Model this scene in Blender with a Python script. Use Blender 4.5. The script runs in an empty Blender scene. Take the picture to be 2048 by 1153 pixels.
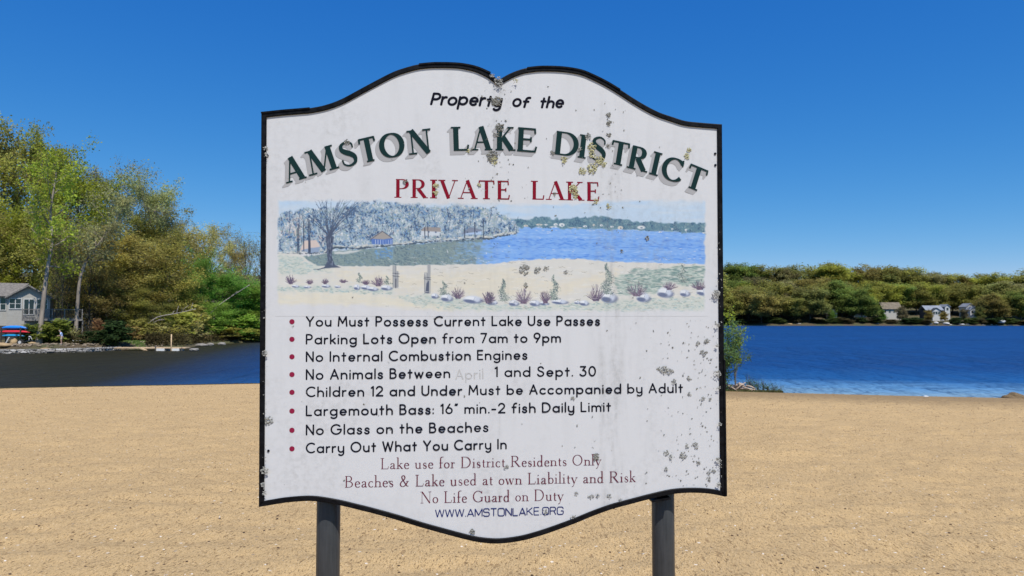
import bpy, bmesh, math, random
import numpy as np
from mathutils import Vector
PI = math.pi
R = math.radians
SC = bpy.context.scene
COL = SC.collection

# ------------------------------------------------------------------ camera, sky, sun, exposure
F_PX, HORIZON = 1400.0, 639.0
PITCH = math.atan((HORIZON - 576.5) / F_PX)
CAM = np.array([0.0, 0.0, 4.0])
cd = bpy.data.cameras.new('camera'); cam = bpy.data.objects.new('camera', cd); COL.objects.link(cam)
cam.location = CAM; cam.rotation_euler = (PI / 2 + PITCH, 0, 0)
cd.sensor_width = 36; cd.lens = 36 * F_PX / 2048; cd.clip_end = 6000; cd.clip_start = .05
cd.dof.use_dof = True; cd.dof.focus_distance = 2.5; cd.dof.aperture_fstop = 13
SC.camera = cam
SUN_EL, SUN_AZ = R(58), R(24)          # behind the camera, to its right
SKY_GAIN = 10.0
wd = bpy.data.worlds.new('World'); SC.world = wd; wd.use_nodes = True
wn = wd.node_tree.nodes
sky = wn.new('ShaderNodeTexSky'); sky.sky_type = 'NISHITA'; sky.sun_disc = False
sky.sun_elevation = SUN_EL; sky.sun_rotation = PI - SUN_AZ
sky.air_density = 1.0; sky.dust_density = .0; sky.ozone_density = 3.0; sky.altitude = 100
sky.air_density = .7; sky.ozone_density = 6       # deep clear spring sky, channels graded the way the camera renders blue
lnk = wd.node_tree.links.new
spl = wn.new('ShaderNodeSeparateColor'); cmb = wn.new('ShaderNodeCombineColor'); lnk(sky.outputs[0], spl.inputs[0])
for k, (ex, gn, hi) in enumerate(((1.75, 2.72, .30), (.89, 1.08, .75), (.42, .98, 1.2))):
    q = []
    for op, val in (('MULTIPLY', .085), ('MINIMUM', hi), ('POWER', ex), ('MULTIPLY', gn * SKY_GAIN)):
        n_ = wn.new('ShaderNodeMath'); n_.operation = op; n_.inputs[1].default_value = val; lnk(q[-1].outputs[0] if q else spl.outputs[k], n_.inputs[0]); q.append(n_)
    lnk(q[-1].outputs[0], cmb.inputs[k])
lnk(cmb.outputs[0], wn['Background'].inputs[0]); wn['Background'].inputs[1].default_value = .1
sl = bpy.data.lights.new('sun', 'SUN'); sun = bpy.data.objects.new('sun', sl); COL.objects.link(sun)
sl.energy = 5.0; sl.angle = R(.53); sl.color = (1, .95, .86)
SUNV = Vector((math.cos(SUN_EL) * math.sin(SUN_AZ), -math.cos(SUN_EL) * math.cos(SUN_AZ), math.sin(SUN_EL)))
sun.rotation_euler = SUNV.to_track_quat('Z', 'Y').to_euler(); sun.location = (8, -10, 20)
SC.view_settings.view_transform = 'Standard'; SC.view_settings.look = 'None'
SC.view_settings.exposure = 0.0; SC.view_settings.gamma = 1

# ------------------------------------------------------------------ helpers
def ray(px, py):
    d = np.array([px - 1024.0, F_PX, -(py - 576.5)])
    c, s = math.cos(PITCH), math.sin(PITCH)
    return np.array([d[0], d[1] * c - d[2] * s, d[1] * s + d[2] * c])
def W(px, py, y):
    d = ray(px, py); return CAM + d * (y / d[1])
def G(px, py, z=0.0):
    d = ray(px, py); return CAM + d * ((z - CAM[2]) / d[2])
def lin(r, g=None, b=None):
    c = (r, r, r) if g is None else (r, g, b)
    return tuple((x / 255 / 12.92 if x <= 10 else ((x / 255 + .055) / 1.055) ** 2.4) for x in c)

def nmat(name):
    m = bpy.data.materials.new(name); m.use_nodes = True
    nt = m.node_tree; return m, nt, nt.nodes['Principled BSDF']
def add(nt, typ, **kw):
    n = nt.nodes.new(typ)
    for k, v in kw.items():
        if k.startswith('i_'): n.inputs[k[2:].replace('_', ' ')].default_value = v
        else: setattr(n, k, v)
    return n
def lk(nt, a, b): nt.links.new(a, b)
def coords(nt, scale=(1, 1, 1), kind='Object'):
    t = add(nt, 'ShaderNodeTexCoord'); m = add(nt, 'ShaderNodeMapping'); m.inputs['Scale'].default_value = scale
    lk(nt, t.outputs[kind], m.inputs['Vector']); return m.outputs[0]
def noise(nt, vec, scale, detail=3, rough=.55):
    n = add(nt, 'ShaderNodeTexNoise'); n.inputs['Scale'].default_value = scale
    n.inputs['Detail'].default_value = detail; n.inputs['Roughness'].default_value = rough
    if vec is not None: lk(nt, vec, n.inputs['Vector'])
    return n.outputs['Fac']
def ramp(nt, fac, stops):
    r = add(nt, 'ShaderNodeValToRGB'); e = r.color_ramp.elements
    while len(e) < len(stops): e.new(.5)
    for k, (p, c) in enumerate(stops):
        e[k].position = p; e[k].color = (c, c, c, 1) if not hasattr(c, '__len__') else (*c, 1)
    lk(nt, fac, r.inputs[0]); return r.outputs[0]
def mix(nt, fac, a, b, mode='MIX'):
    n = add(nt, 'ShaderNodeMix', data_type='RGBA', blend_type=mode)
    for sock, v in ((n.inputs['Factor'], fac), (n.inputs['A'], a), (n.inputs['B'], b)):
        if hasattr(v, 'is_linked'): lk(nt, v, sock)
        elif hasattr(v, '__len__'): sock.default_value = (*v[:3], 1)
        elif sock.type == 'VALUE': sock.default_value = v
        else: sock.default_value = (v, v, v, 1)
    return n.outputs['Result']
def mth(nt, op, a, b=0.0):
    n = add(nt, 'ShaderNodeMath', operation=op)
    for sock, v in ((n.inputs[0], a), (n.inputs[1], b)):
        if hasattr(v, 'is_linked'): lk(nt, v, sock)
        else: sock.default_value = v
    return n.outputs[0]
def bump(nt, h, strength, dist, prev=None):
    b = add(nt, 'ShaderNodeBump'); b.inputs['Strength'].default_value = strength; b.inputs['Distance'].default_value = dist
    lk(nt, h, b.inputs['Height'])
    if prev is not None: lk(nt, prev, b.inputs['Normal'])
    return b.outputs[0]
def plain(name, col, rough=.7, var=.25, scale=6.0, stretch=(1, 1, 1), bmp=0.0, metal=0.0):
    m, nt, p = nmat(name); v = coords(nt, stretch)
    n = noise(nt, v, scale, 5, .6)
    c = mix(nt, ramp(nt, n, [(.3, 0), (.7, 1)]), tuple(x * (1 - var) for x in col), tuple(min(1, x * (1 + var)) for x in col))
    lk(nt, c, p.inputs['Base Color']); p.inputs['Roughness'].default_value = rough; p.inputs['Metallic'].default_value = metal
    if bmp: lk(nt, bump(nt, n, .6, bmp), p.inputs['Normal'])
    return m

def mesh_obj(name, V, F, mat, parent=None, smooth=False, attrs=None, loc=None):
    me = bpy.data.meshes.new(name)
    V = np.asarray(V, dtype=np.float32).reshape(-1, 3)
    if isinstance(F, np.ndarray) and F.ndim == 2:
        k = F.shape[1]; me.vertices.add(len(V)); me.vertices.foreach_set('co', V.ravel())
        me.loops.add(F.size); me.loops.foreach_set('vertex_index', F.astype(np.int32).ravel())
        me.polygons.add(len(F)); me.polygons.foreach_set('loop_start', np.arange(0, F.size, k, dtype=np.int32))
        me.polygons.foreach_set('loop_total', np.full(len(F), k, dtype=np.int32)); me.update(calc_edges=True)
    else:
        me.from_pydata(V.tolist(), [], [tuple(int(i) for i in f) for f in F])
    for k, (dom, val) in (attrs or {}).items():
        val = np.asarray(val, dtype=np.float32)
        if val.ndim == 2:
            a = me.color_attributes.new(k, 'FLOAT_COLOR', dom); a.data.foreach_set('color', val.ravel())
        else:
            a = me.attributes.new(k, 'FLOAT', dom); a.data.foreach_set('value', val)
    if smooth: me.polygons.foreach_set('use_smooth', np.ones(len(me.polygons), dtype=bool))
    me.materials.append(mat); me.validate()
    o = bpy.data.objects.new(name, me); COL.objects.link(o)
    if parent is not None: o.parent = parent
    if loc is not None: o.location = loc
    return o
def tag(o, label=None, cat=None, group=None, kind=None):
    for k, v in (('label', label), ('category', cat), ('group', group), ('kind', kind)):
        if v: o[k] = v
    return o
def empty(name, loc, rz=0.0, label=None, cat=None, group=None):
    o = bpy.data.objects.new(name, None); COL.objects.link(o); o.location = loc; o.rotation_euler = (0, 0, rz)
    o.empty_display_size = .2
    return tag(o, label, cat, group)
def copy_tree(o, parent=None):
    c = o.copy(); COL.objects.link(c); c.parent = parent
    for ch in o.children: copy_tree(ch, c)
    return c
class MB:                                   # collects shapes into ONE mesh
    def __init__(s): s.v = []; s.f = []
    def put(s, V, F):
        b = len(s.v); s.v += [tuple(map(float, p)) for p in V]; s.f += [tuple(i + b for i in f) for f in F]; return s
    def box(s, x0, x1, y0, y1, z0, z1):
        return s.put([(x0, y0, z0), (x1, y0, z0), (x1, y1, z0), (x0, y1, z0), (x0, y0, z1), (x1, y0, z1), (x1, y1, z1), (x0, y1, z1)],
                     [(0, 3, 2, 1), (4, 5, 6, 7), (0, 1, 5, 4), (1, 2, 6, 5), (2, 3, 7, 6), (3, 0, 4, 7)])
    def prism(s, poly, y0, y1):             # poly in (x, z), extruded along y
        n = len(poly); V = [(x, y0, z) for x, z in poly] + [(x, y1, z) for x, z in poly]
        return s.put(V, [tuple(range(n)), tuple(range(2 * n - 1, n - 1, -1))] + [(i, i + n, (i + 1) % n + n, (i + 1) % n) for i in range(n)])
    def tube(s, P, rad, n=8, cap=True):
        V, F = tube(P, rad, n); s.put(V, F)
        if cap: b = len(s.v) - len(V); s.f += [tuple(b + i for i in range(n))[::-1], tuple(b + len(V) - n + i for i in range(n))]
        return s
    def ico(s, c, r, sub=2, jit=0.0, rng=None, flat=None):
        bm = bmesh.new(); bmesh.ops.create_icosphere(bm, subdivisions=sub, radius=1)
        rg = rng or random.Random(3); out = []
        ph = [rg.uniform(0, 6.3) for _ in range(6)]
        for v in bm.verts:
            k = 1 + jit * (math.sin(2.3 * v.co.x + ph[0]) + math.sin(3.1 * v.co.y + ph[1]) + math.sin(2.7 * v.co.z + ph[2]) + .6 * math.sin(6 * v.co.x + 5 * v.co.z + ph[3])) / 2
            z = v.co.z * k
            if flat is not None and z < flat: z = flat
            out.append((c[0] + v.co.x * k * r[0], c[1] + v.co.y * k * r[1], c[2] + z * r[2]))
        s.put(out, [tuple(v.index for v in f.verts) for f in bm.faces]); bm.free(); return s
    def build(s, name, mat, parent=None, smooth=False, loc=None): return mesh_obj(name, s.v, s.f, mat, parent, smooth, None, loc)
def tube(P, rad, n=6):
    P = np.asarray(P, float); m = len(P); rad = np.broadcast_to(np.asarray(rad, float), (m,))
    T = np.gradient(P, axis=0); T /= np.linalg.norm(T, axis=1)[:, None] + 1e-9
    ref = np.where(np.abs(T[:, 2:3]) > .9, [[1.0, 0, 0]], [[0, 0, 1.0]])
    A = np.cross(T, ref); A /= np.linalg.norm(A, axis=1)[:, None] + 1e-9
    B = np.cross(T, A); a = np.linspace(0, 2 * PI, n, endpoint=False)
    V = (P[:, None] + rad[:, None, None] * (np.cos(a)[None, :, None] * A[:, None] + np.sin(a)[None, :, None] * B[:, None])).reshape(-1, 3)
    F = [(i * n + j, i * n + (j + 1) % n, (i + 1) * n + (j + 1) % n, (i + 1) * n + j) for i in range(m - 1) for j in range(n)]
    return V, F
def cr(pts, n=6):                            # Catmull-Rom smoothing of a 2D/3D polyline
    P = np.asarray(pts, float); Q = np.vstack([2 * P[0] - P[1], P, 2 * P[-1] - P[-2]]); out = []
    for i in range(1, len(Q) - 2):
        for t in np.linspace(0, 1, n, endpoint=False):
            a, b, c, d = Q[i - 1:i + 3]
            out.append(.5 * (2 * b + (c - a) * t + (2 * a - 5 * b + 4 * c - d) * t * t + (3 * b - a - 3 * c + d) * t ** 3))
    return np.array(out + [P[-1]])
# ------------------------------------------------------------------ land and water
SHORE_NEAR = np.array([(-60, 37.5)] + [tuple(G(x, y)[:2]) for x, y in ((0, 778), (260, 773), (520, 768))] +
                      [(-8, 44.2), (0, 43), (6, 41)] + [tuple(G(x, y)[:2]) for x, y in ((1450, 783), (1560, 786), (1800, 792), (2048, 797))] + [(60, 30)])
def ys(x): return np.interp(x, SHORE_NEAR[:, 0], SHORE_NEAR[:, 1])
def vnoise(x, y, seed):                      # smooth value noise for heights
    rg = np.random.RandomState(seed); T = rg.rand(64, 64)
    xi, yi = np.floor(x).astype(int), np.floor(y).astype(int); fx, fy = x - xi, y - yi
    fx, fy = fx * fx * (3 - 2 * fx), fy * fy * (3 - 2 * fy)
    a = lambda i, j: T[(xi + i) % 64, (yi + j) % 64]
    return (a(0, 0) * (1 - fx) + a(1, 0) * fx) * (1 - fy) + (a(0, 1) * (1 - fx) + a(1, 1) * fx) * fy - .5
def beach_z(x, y):
    d = ys(x) - y
    z = .0585 * d + .05 * np.tanh(d / 1.2)
    k = np.clip((d - .6) / 2.5, 0, 1)
    z += k * (.06 * vnoise(x / 2.1, y / 2.1, 1) + .05 * vnoise(x / .7, y / .7, 2) + .045 * vnoise(x / .28, y / .28, 3) + .012 * vnoise(x / .12, y / .12, 7))
    return z
def make_beach():
    rows = np.concatenate([np.arange(-24, 2, .8), np.arange(2, 3.6, .2), 3.6 * 1.0078 ** np.arange(0, 335)])
    rows = rows[rows < 52]
    s = np.concatenate([np.linspace(-1.9, -.86, 14), np.linspace(-.84, .84, 420), np.linspace(.86, 1.9, 14)])
    Yg = np.repeat(rows[:, None], len(s), 1); Xg = s[None] * np.maximum(np.abs(rows[:, None]) + 0, 7)
    Z = beach_z(Xg, Yg); n, m = Xg.shape
    I = np.arange(n * m).reshape(n, m)
    Fq = np.stack([I[:-1, :-1], I[:-1, 1:], I[1:, 1:], I[1:, :-1]], -1).reshape(-1, 4)
    d = (ys(Xg) - Yg) * np.interp(Xg, [-4, 9], [3.2, .2])
    return np.stack([Xg, Yg, Z], -1).reshape(-1, 3), Fq, d.ravel()
m, nt, p = nmat('beach_sand')
v = coords(nt)
a = add(nt, 'ShaderNodeAttribute', attribute_name='shore')
n1, n2, n3 = noise(nt, v, .55, 4), noise(nt, v, 3.2, 5, .7), noise(nt, coords(nt, (120, 42, 120)), 1, 3, .8)
c = mix(nt, ramp(nt, n1, [(.35, 0), (.65, 1)]), (.53, .364, .174), (.58, .398, .188))
c = mix(nt, ramp(nt, n2, [(.36, .22), (.52, 0)]), c, (.45, .315, .155))
c = mix(nt, ramp(nt, n3, [(.37, 1), (.42, 0)]), c, (.14, .088, .04))
c = mix(nt, ramp(nt, n3, [(.60, 0), (.70, .8)]), c, (.78, .66, .48))
vo = add(nt, 'ShaderNodeTexVoronoi'); vo.inputs['Scale'].default_value = 9; lk(nt, v, vo.inputs['Vector'])
c = mix(nt, ramp(nt, vo.outputs['Distance'], [(.09, .85), (.13, 0)]), c, mix(nt, ramp(nt, vo.outputs['Color'], [(.4, 0), (.62, 1)]), (.14, .085, .035), (.8, .72, .6)))
n4, n5 = noise(nt, coords(nt, (52, 14, 50)), 1, 3, .75), noise(nt, coords(nt, (21, 5, 20)), 1, 3, .75)
c = mix(nt, ramp(nt, n4, [(.375, .9), (.415, 0)]), c, (.19, .12, .055))
c = mix(nt, ramp(nt, n5, [(.345, .7), (.39, 0)]), c, (.27, .17, .08))
wet = ramp(nt, mth(nt, 'ADD', mth(nt, 'MULTIPLY', a.outputs['Fac'], .2), mth(nt, 'MULTIPLY', mth(nt, 'SUBTRACT', n2, .5), .5)), [(.2, 1), (.5, 0)])
c = mix(nt, mth(nt, 'MULTIPLY', wet, .8), c, (.24, .165, .085))
lk(nt, c, p.inputs['Base Color']); p.inputs['Roughness'].default_value = .95; p.inputs['Specular IOR Level'].default_value = .15
lk(nt, bump(nt, n3, .7, .008, bump(nt, n4, .7, .016, bump(nt, n5, .7, .035))), p.inputs['Normal'])
V, Fq, d = make_beach()
tag(mesh_obj('beach', V, Fq, m, None, True, {'shore': ('POINT', d)}), kind='structure')

# lake outline on the far side: left bank, then the far shore
LEFT_PX = [(0, 708), (190, 703.5), (300, 698), (377, 696), (408, 690), (450, 687.5), (520, 685)]
FAR = np.array([(-200, 60), (-110, 74)] + [tuple(G(x, y)[:2]) for x, y in LEFT_PX] +
               [(-32, 165), (-24, 240), (-8, 330), (25, 405), (70, 426), (129, 431), (180, 428), (250, 429), (330, 431), (460, 425), (700, 410)])
def far_dist(x, y):                          # metres inland of the far side (negative over water)
    shp = x.shape; P = np.stack([x.ravel(), y.ravel()], -1); best = np.full(len(P), 1e9)
    for a_, b_ in zip(FAR[:-1], FAR[1:]):
        ab = b_ - a_; t = np.clip(((P - a_) @ ab) / (ab @ ab), 0, 1)
        best = np.minimum(best, np.linalg.norm(P - a_ - t[:, None] * ab, axis=1))
    poly = np.vstack([FAR, [(700, -400), (-200, -400)]]); ins = np.zeros(len(P), bool)
    for a_, b_ in zip(poly, np.roll(poly, -1, 0)):
        cross = (a_[1] > P[:, 1]) != (b_[1] > P[:, 1])
        with np.errstate(divide='ignore', invalid='ignore'):
            xi = (b_[0] - a_[0]) * (P[:, 1] - a_[1]) / (b_[1] - a_[1]) + a_[0]
        ins ^= cross & (P[:, 0] < xi)
    return np.where(ins, -best, best).reshape(shp)
def land_z(x, y):
    x, y = np.asarray(x, float), np.asarray(y, float)
    d = far_dist(np.atleast_1d(x), np.atleast_1d(y)).reshape(x.shape)
    far = np.clip((y - 200) / 180, 0, 1)
    low = np.clip((x - 215) / 70, 0, 1) * far
    rise = (.045 + .145 * far - .055 * low) * np.clip(d - 2, 0, 150 - 60 * (1 - far))
    z = np.where(d < 0, np.maximum(.45 * d, -2.0), np.minimum(d, 1.6) * .55 + rise * (1 + 1.2 * (1 - far) * np.clip((d - 10) / 14, 0, .6)))
    return z + np.where(d > 4, .8 * vnoise(x / 12, y / 12, 5), 0)
xs_ = np.concatenate([np.linspace(-700, -135, 30), np.linspace(-130, 12, 150), np.linspace(16, 420, 120), np.linspace(440, 900, 20)])
yl_ = np.concatenate([np.linspace(56, 160, 110), np.linspace(164, 640, 130), np.linspace(660, 1500, 20)])
Xg, Yg = np.meshgrid(xs_, yl_); Zg = land_z(Xg, Yg)
I = np.arange(Xg.size).reshape(Xg.shape)
Fq = np.stack([I[:-1, :-1], I[:-1, 1:], I[1:, 1:], I[1:, :-1]], -1).reshape(-1, 4)
m, nt, p = nmat('wooded_ground'); v = coords(nt)
n1, n2 = noise(nt, v, .22, 4), noise(nt, v, 2.2, 5, .7)
c = mix(nt, ramp(nt, n1, [(.4, 0), (.6, 1)]), (.085, .06, .033), (.06, .075, .025))
c = mix(nt, ramp(nt, n2, [(.4, 0), (.7, .7)]), c, (.11, .082, .045))
lk(nt, c, p.inputs['Base Color']); p.inputs['Roughness'].default_value = 1; lk(nt, bump(nt, n2, .8, .3), p.inputs['Normal'])
tag(mesh_obj('wooded_hills', np.stack([Xg, Yg, Zg], -1).reshape(-1, 3), Fq, m, None, True), kind='structure')

# water: clear shallows over sand by the right shore, dark deep lake beyond, wind ripples
ya = np.concatenate([np.linspace(24, 60, 120), np.linspace(61, 140, 60), np.linspace(145, 700, 60)])
xa = np.concatenate([np.linspace(-300, -62, 20), np.linspace(-60, 70, 131), np.linspace(76, 760, 40)])
Xw, Yw = np.meshgrid(xa, ya); dep = Yw - ys(Xw) + np.clip((5 - Xw) / 9, 0, 1) * 13
I = np.arange(Xw.size).reshape(Xw.shape)
Fq = np.stack([I[:-1, :-1], I[:-1, 1:], I[1:, 1:], I[1:, :-1]], -1).reshape(-1, 4)
m, nt, p = nmat('lake_water'); v = coords(nt)
a = add(nt, 'ShaderNodeAttribute', attribute_name='depth')
wob = mth(nt, 'ADD', a.outputs['Fac'], mth(nt, 'MULTIPLY', mth(nt, 'SUBTRACT', noise(nt, coords(nt, (.12, .5, 1)), 1, 3), .5), 7))
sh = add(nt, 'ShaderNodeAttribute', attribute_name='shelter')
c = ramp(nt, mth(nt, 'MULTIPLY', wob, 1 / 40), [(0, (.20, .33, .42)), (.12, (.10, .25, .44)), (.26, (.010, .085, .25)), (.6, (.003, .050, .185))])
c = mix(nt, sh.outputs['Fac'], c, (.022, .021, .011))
lk(nt, c, p.inputs['Base Color'])
p.inputs['IOR'].default_value = 1.33; p.inputs['Specular IOR Level'].default_value = .5
open_ = mth(nt, 'SUBTRACT', 1.0, mth(nt, 'MULTIPLY', sh.outputs['Fac'], .66))
st = noise(nt, coords(nt, (.010, .055, 1)), 1, 3, .6)
sy = add(nt, 'ShaderNodeSeparateXYZ'); lk(nt, v, sy.inputs[0])
off = mth(nt, 'SUBTRACT', mth(nt, 'ADD', sy.outputs[1], mth(nt, 'MULTIPLY', noise(nt, coords(nt, (.02, .02, 1)), 1, 2), 9)), 135)
streak = ramp(nt, mth(nt, 'ADD', mth(nt, 'MULTIPLY', off, .02), .5), [(.42, .5), (.455, .22), (.475, .22), (.49, 1), (.52, 1), (.55, .5)])
gust = ramp(nt, noise(nt, coords(nt, (.42, .10, 1)), 1, 4, .7), [(.38, 1.0), (.60, .22)])
calm = mth(nt, 'MULTIPLY', mth(nt, 'MULTIPLY', ramp(nt, st, [(.42, 1), (.56, .6)]), gust), mth(nt, 'MULTIPLY', streak, 2.0))
w1 = noise(nt, coords(nt, (.35, 1.1, 1)), 1, 3, .6); w2 = noise(nt, coords(nt, (1.6, 3.4, 1)), 1, 4, .65)
lk(nt, mth(nt, 'SUBTRACT', .5, mth(nt, 'MULTIPLY', sh.outputs['Fac'], .28)), p.inputs['Specular IOR Level'])
hh = mth(nt, 'MULTIPLY', mth(nt, 'MULTIPLY', mth(nt, 'ADD', mth(nt, 'MULTIPLY', w1, 1.0), mth(nt, 'MULTIPLY', w2, .42)), calm), open_)
lk(nt, bump(nt, hh, 1.0, 1.0), p.inputs['Normal'])
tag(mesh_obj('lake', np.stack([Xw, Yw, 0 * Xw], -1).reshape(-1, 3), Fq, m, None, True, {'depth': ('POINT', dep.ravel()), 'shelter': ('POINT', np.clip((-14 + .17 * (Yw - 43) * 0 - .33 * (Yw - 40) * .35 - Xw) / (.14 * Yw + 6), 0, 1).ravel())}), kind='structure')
# ------------------------------------------------------------------ the sign: plane, outline, posts
DM = 1.845
PL, PR = ray(521.5, 620) * (DM * .9725 / F_PX), ray(1446, 620) * (DM * 1.0275 / F_PX)
PL, PR = np.array([PL[0], PL[1], 0]), np.array([PR[0], PR[1], 0])
EX = (PR - PL) / np.linalg.norm(PR - PL); EN = np.array([-EX[1], EX[0], 0])      # EN points away from the camera
SO = (PL + PR) / 2; SO = np.array([SO[0], SO[1], float(beach_z(np.array([SO[0]]), np.array([SO[1]]))[0])])
YAW = math.atan2(EX[1], EX[0])
def sp(px, py, off=0.0):                     # a point of the sign's face seen at a photo position -> (u, v) on the face
    d = ray(px, py); t = ((SO + EN * off - CAM) @ EN) / (d @ EN); q = CAM + d * t - SO
    return np.array([q @ EX, q[2]])
UPX = (sp(1000, 640)[0] - sp(990, 640)[0]) / 10          # metres per photo pixel on the face
OUT_PX = [(523.4, 226.7), (565, 222.2), (600, 219.3), (619.7, 217.6), (651, 211.3), (682, 200), (716, 182), (750, 163.7), (786, 145.5), (812, 136.4),
          (838, 130), (869, 127.4), (911, 128), (937, 131.7), (958, 137.7), (980, 148.6), (997, 161.2), (1019, 148.8), (1040, 140.6), (1056, 137), (1084, 134.3), (1125.7, 135.6),
          (1162, 141.6), (1188, 152), (1214, 165), (1240, 180.6), (1266, 197.5), (1292, 213), (1318, 226), (1344, 235), (1370, 243), (1401.5, 246.5),
          (1443, 249.8), (1445, 500), (1447.5, 760), (1450, 993.5), (1419.5, 987.4), (1383, 985.5), (1346, 987.8), (1304.7, 996.6), (1260.8, 1008), (1224, 1018),
          (1187.5, 1031), (1151, 1046), (1114, 1059.8), (1077.7, 1072), (1041, 1081.6), (999.5, 1086.8), (964, 1085), (934.6, 1079.5), (890.6, 1068),
          (841.8, 1054.5), (793, 1039.5), (744, 1026), (707.5, 1017), (675.8, 1009.5), (636.7, 1003), (610, 1002), (573, 1005), (544, 1009.6), (518.3, 1014),
          (520, 760), (521.7, 500)]
def densify():
    out = []; n = len(OUT_PX); corners = {0, 16, 32, 35, 60}
    cl = sorted(corners) + [n]
    for a_, b_ in zip(cl[:-1], cl[1:]):
        seg = [OUT_PX[i % n] for i in range(a_, b_ + 1)]
        out += [tuple(q) for q in cr(seg, 5)[:-1]]
    return np.array([sp(*q) for q in out])
OUTL = densify()
def inset(P, w):
    n = len(P); a_, b_ = np.roll(P, 1, 0), np.roll(P, -1, 0)
    def nrm(d): d = d / np.linalg.norm(d, axis=1)[:, None]; return np.stack([d[:, 1], -d[:, 0]], -1)
    n1, n2 = nrm(P - a_), nrm(b_ - P); mm = n1 + n2; k = 2 / np.maximum((mm * mm).sum(1), .9)
    return P + mm * k[:, None] * w
sign = empty('sign', SO, YAW, 'large weathered white notice board in a black frame on two grey posts in the sand', 'sign')
INW = inset(OUTL, 9.8 * UPX); MIDL = inset(OUTL, 1.6 * UPX)
# frame: a black channel round the edge
nO = len(OUTL); fr = MB()
def ring(P, y): return [(u, y, v) for u, v in P]
rings = [ring(OUTL, .026), ring(OUTL, -.0035), ring(MIDL, -.0042), ring(inset(OUTL, 8.6 * UPX), -.0042), ring(INW, -.003), ring(INW, .001)]
fr.put(sum(rings, []), [(k * nO + i, k * nO + (i + 1) % nO, (k + 1) * nO + (i + 1) % nO, (k + 1) * nO + i) for k in range(5) for i in range(nO)])
m, nt, p = nmat('black_frame_paint'); v = coords(nt)
n1, n2 = noise(nt, v, 60, 4, .7), noise(nt, coords(nt, (1, 1, .3)), 34, 5, .75)
c = mix(nt, ramp(nt, n1, [(.35, 0), (.75, 1)]), (.002, .002, .003), (.011, .0115, .014))
c = mix(nt, ramp(nt, n2, [(.74, 0), (.76, .8)]), c, (.42, .42, .40))
lk(nt, c, p.inputs['Base Color']); lk(nt, ramp(nt, n1, [(.3, .4), (.8, .65)]), p.inputs['Roughness']); p.inputs['Specular IOR Level'].default_value = .1
lk(nt, bump(nt, n1, .5, .0015), p.inputs['Normal'])
frame = fr.build('frame', m, sign, False)
# lifted end strips of edging along the top and the lower right side
def edging(pts, name, lift, wid, y0=-.0065, y1=.028):
    Q = np.array([sp(*q) for q in cr(pts, 5)]); T = np.gradient(Q, axis=0); T /= np.linalg.norm(T, axis=1)[:, None]
    N = np.stack([-T[:, 1], T[:, 0]], -1); A, B = Q + N * lift, Q + N * (lift - wid)
    n = len(Q); V = [(u, y, w) for P_, y in ((A, y1), (A, y0), (B, y0), (B, y1)) for u, w in P_]
    F = [(k * n + i, ((k + 1) % 4) * n + i, ((k + 1) % 4) * n + i + 1, k * n + i + 1) for k in range(4) for i in range(n - 1)]
    F += [(0, n, 2 * n, 3 * n), (n - 1, 4 * n - 1, 3 * n - 1, 2 * n - 1)]
    return mesh_obj(name, V, F, frame.data.materials[0], frame)
edging([(838, 130), (869, 127.4), (911, 128), (937, 131.4), (958, 137), (981, 147)], 'edging_strip', .0016, .0045)
edging([(1054, 137), (1084, 134.3), (1125.7, 135.6), (1162, 141.6), (1188, 152), (1214, 165), (1240, 180.6)], 'edging_strip', .0012, .0045)
edging([(523, 226.6), (565, 222.2), (600, 219.3), (620, 217.4)], 'edging_strip', .0014, .0045)
edging([(1446.6, 720), (1448, 850), (1449.8, 992)], 'edging_strip', .0036, .0050)
edging([(1302, 998), (1340, 992), (1322, 994)][:2], 'edging_strip', -.0045, .004)
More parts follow.
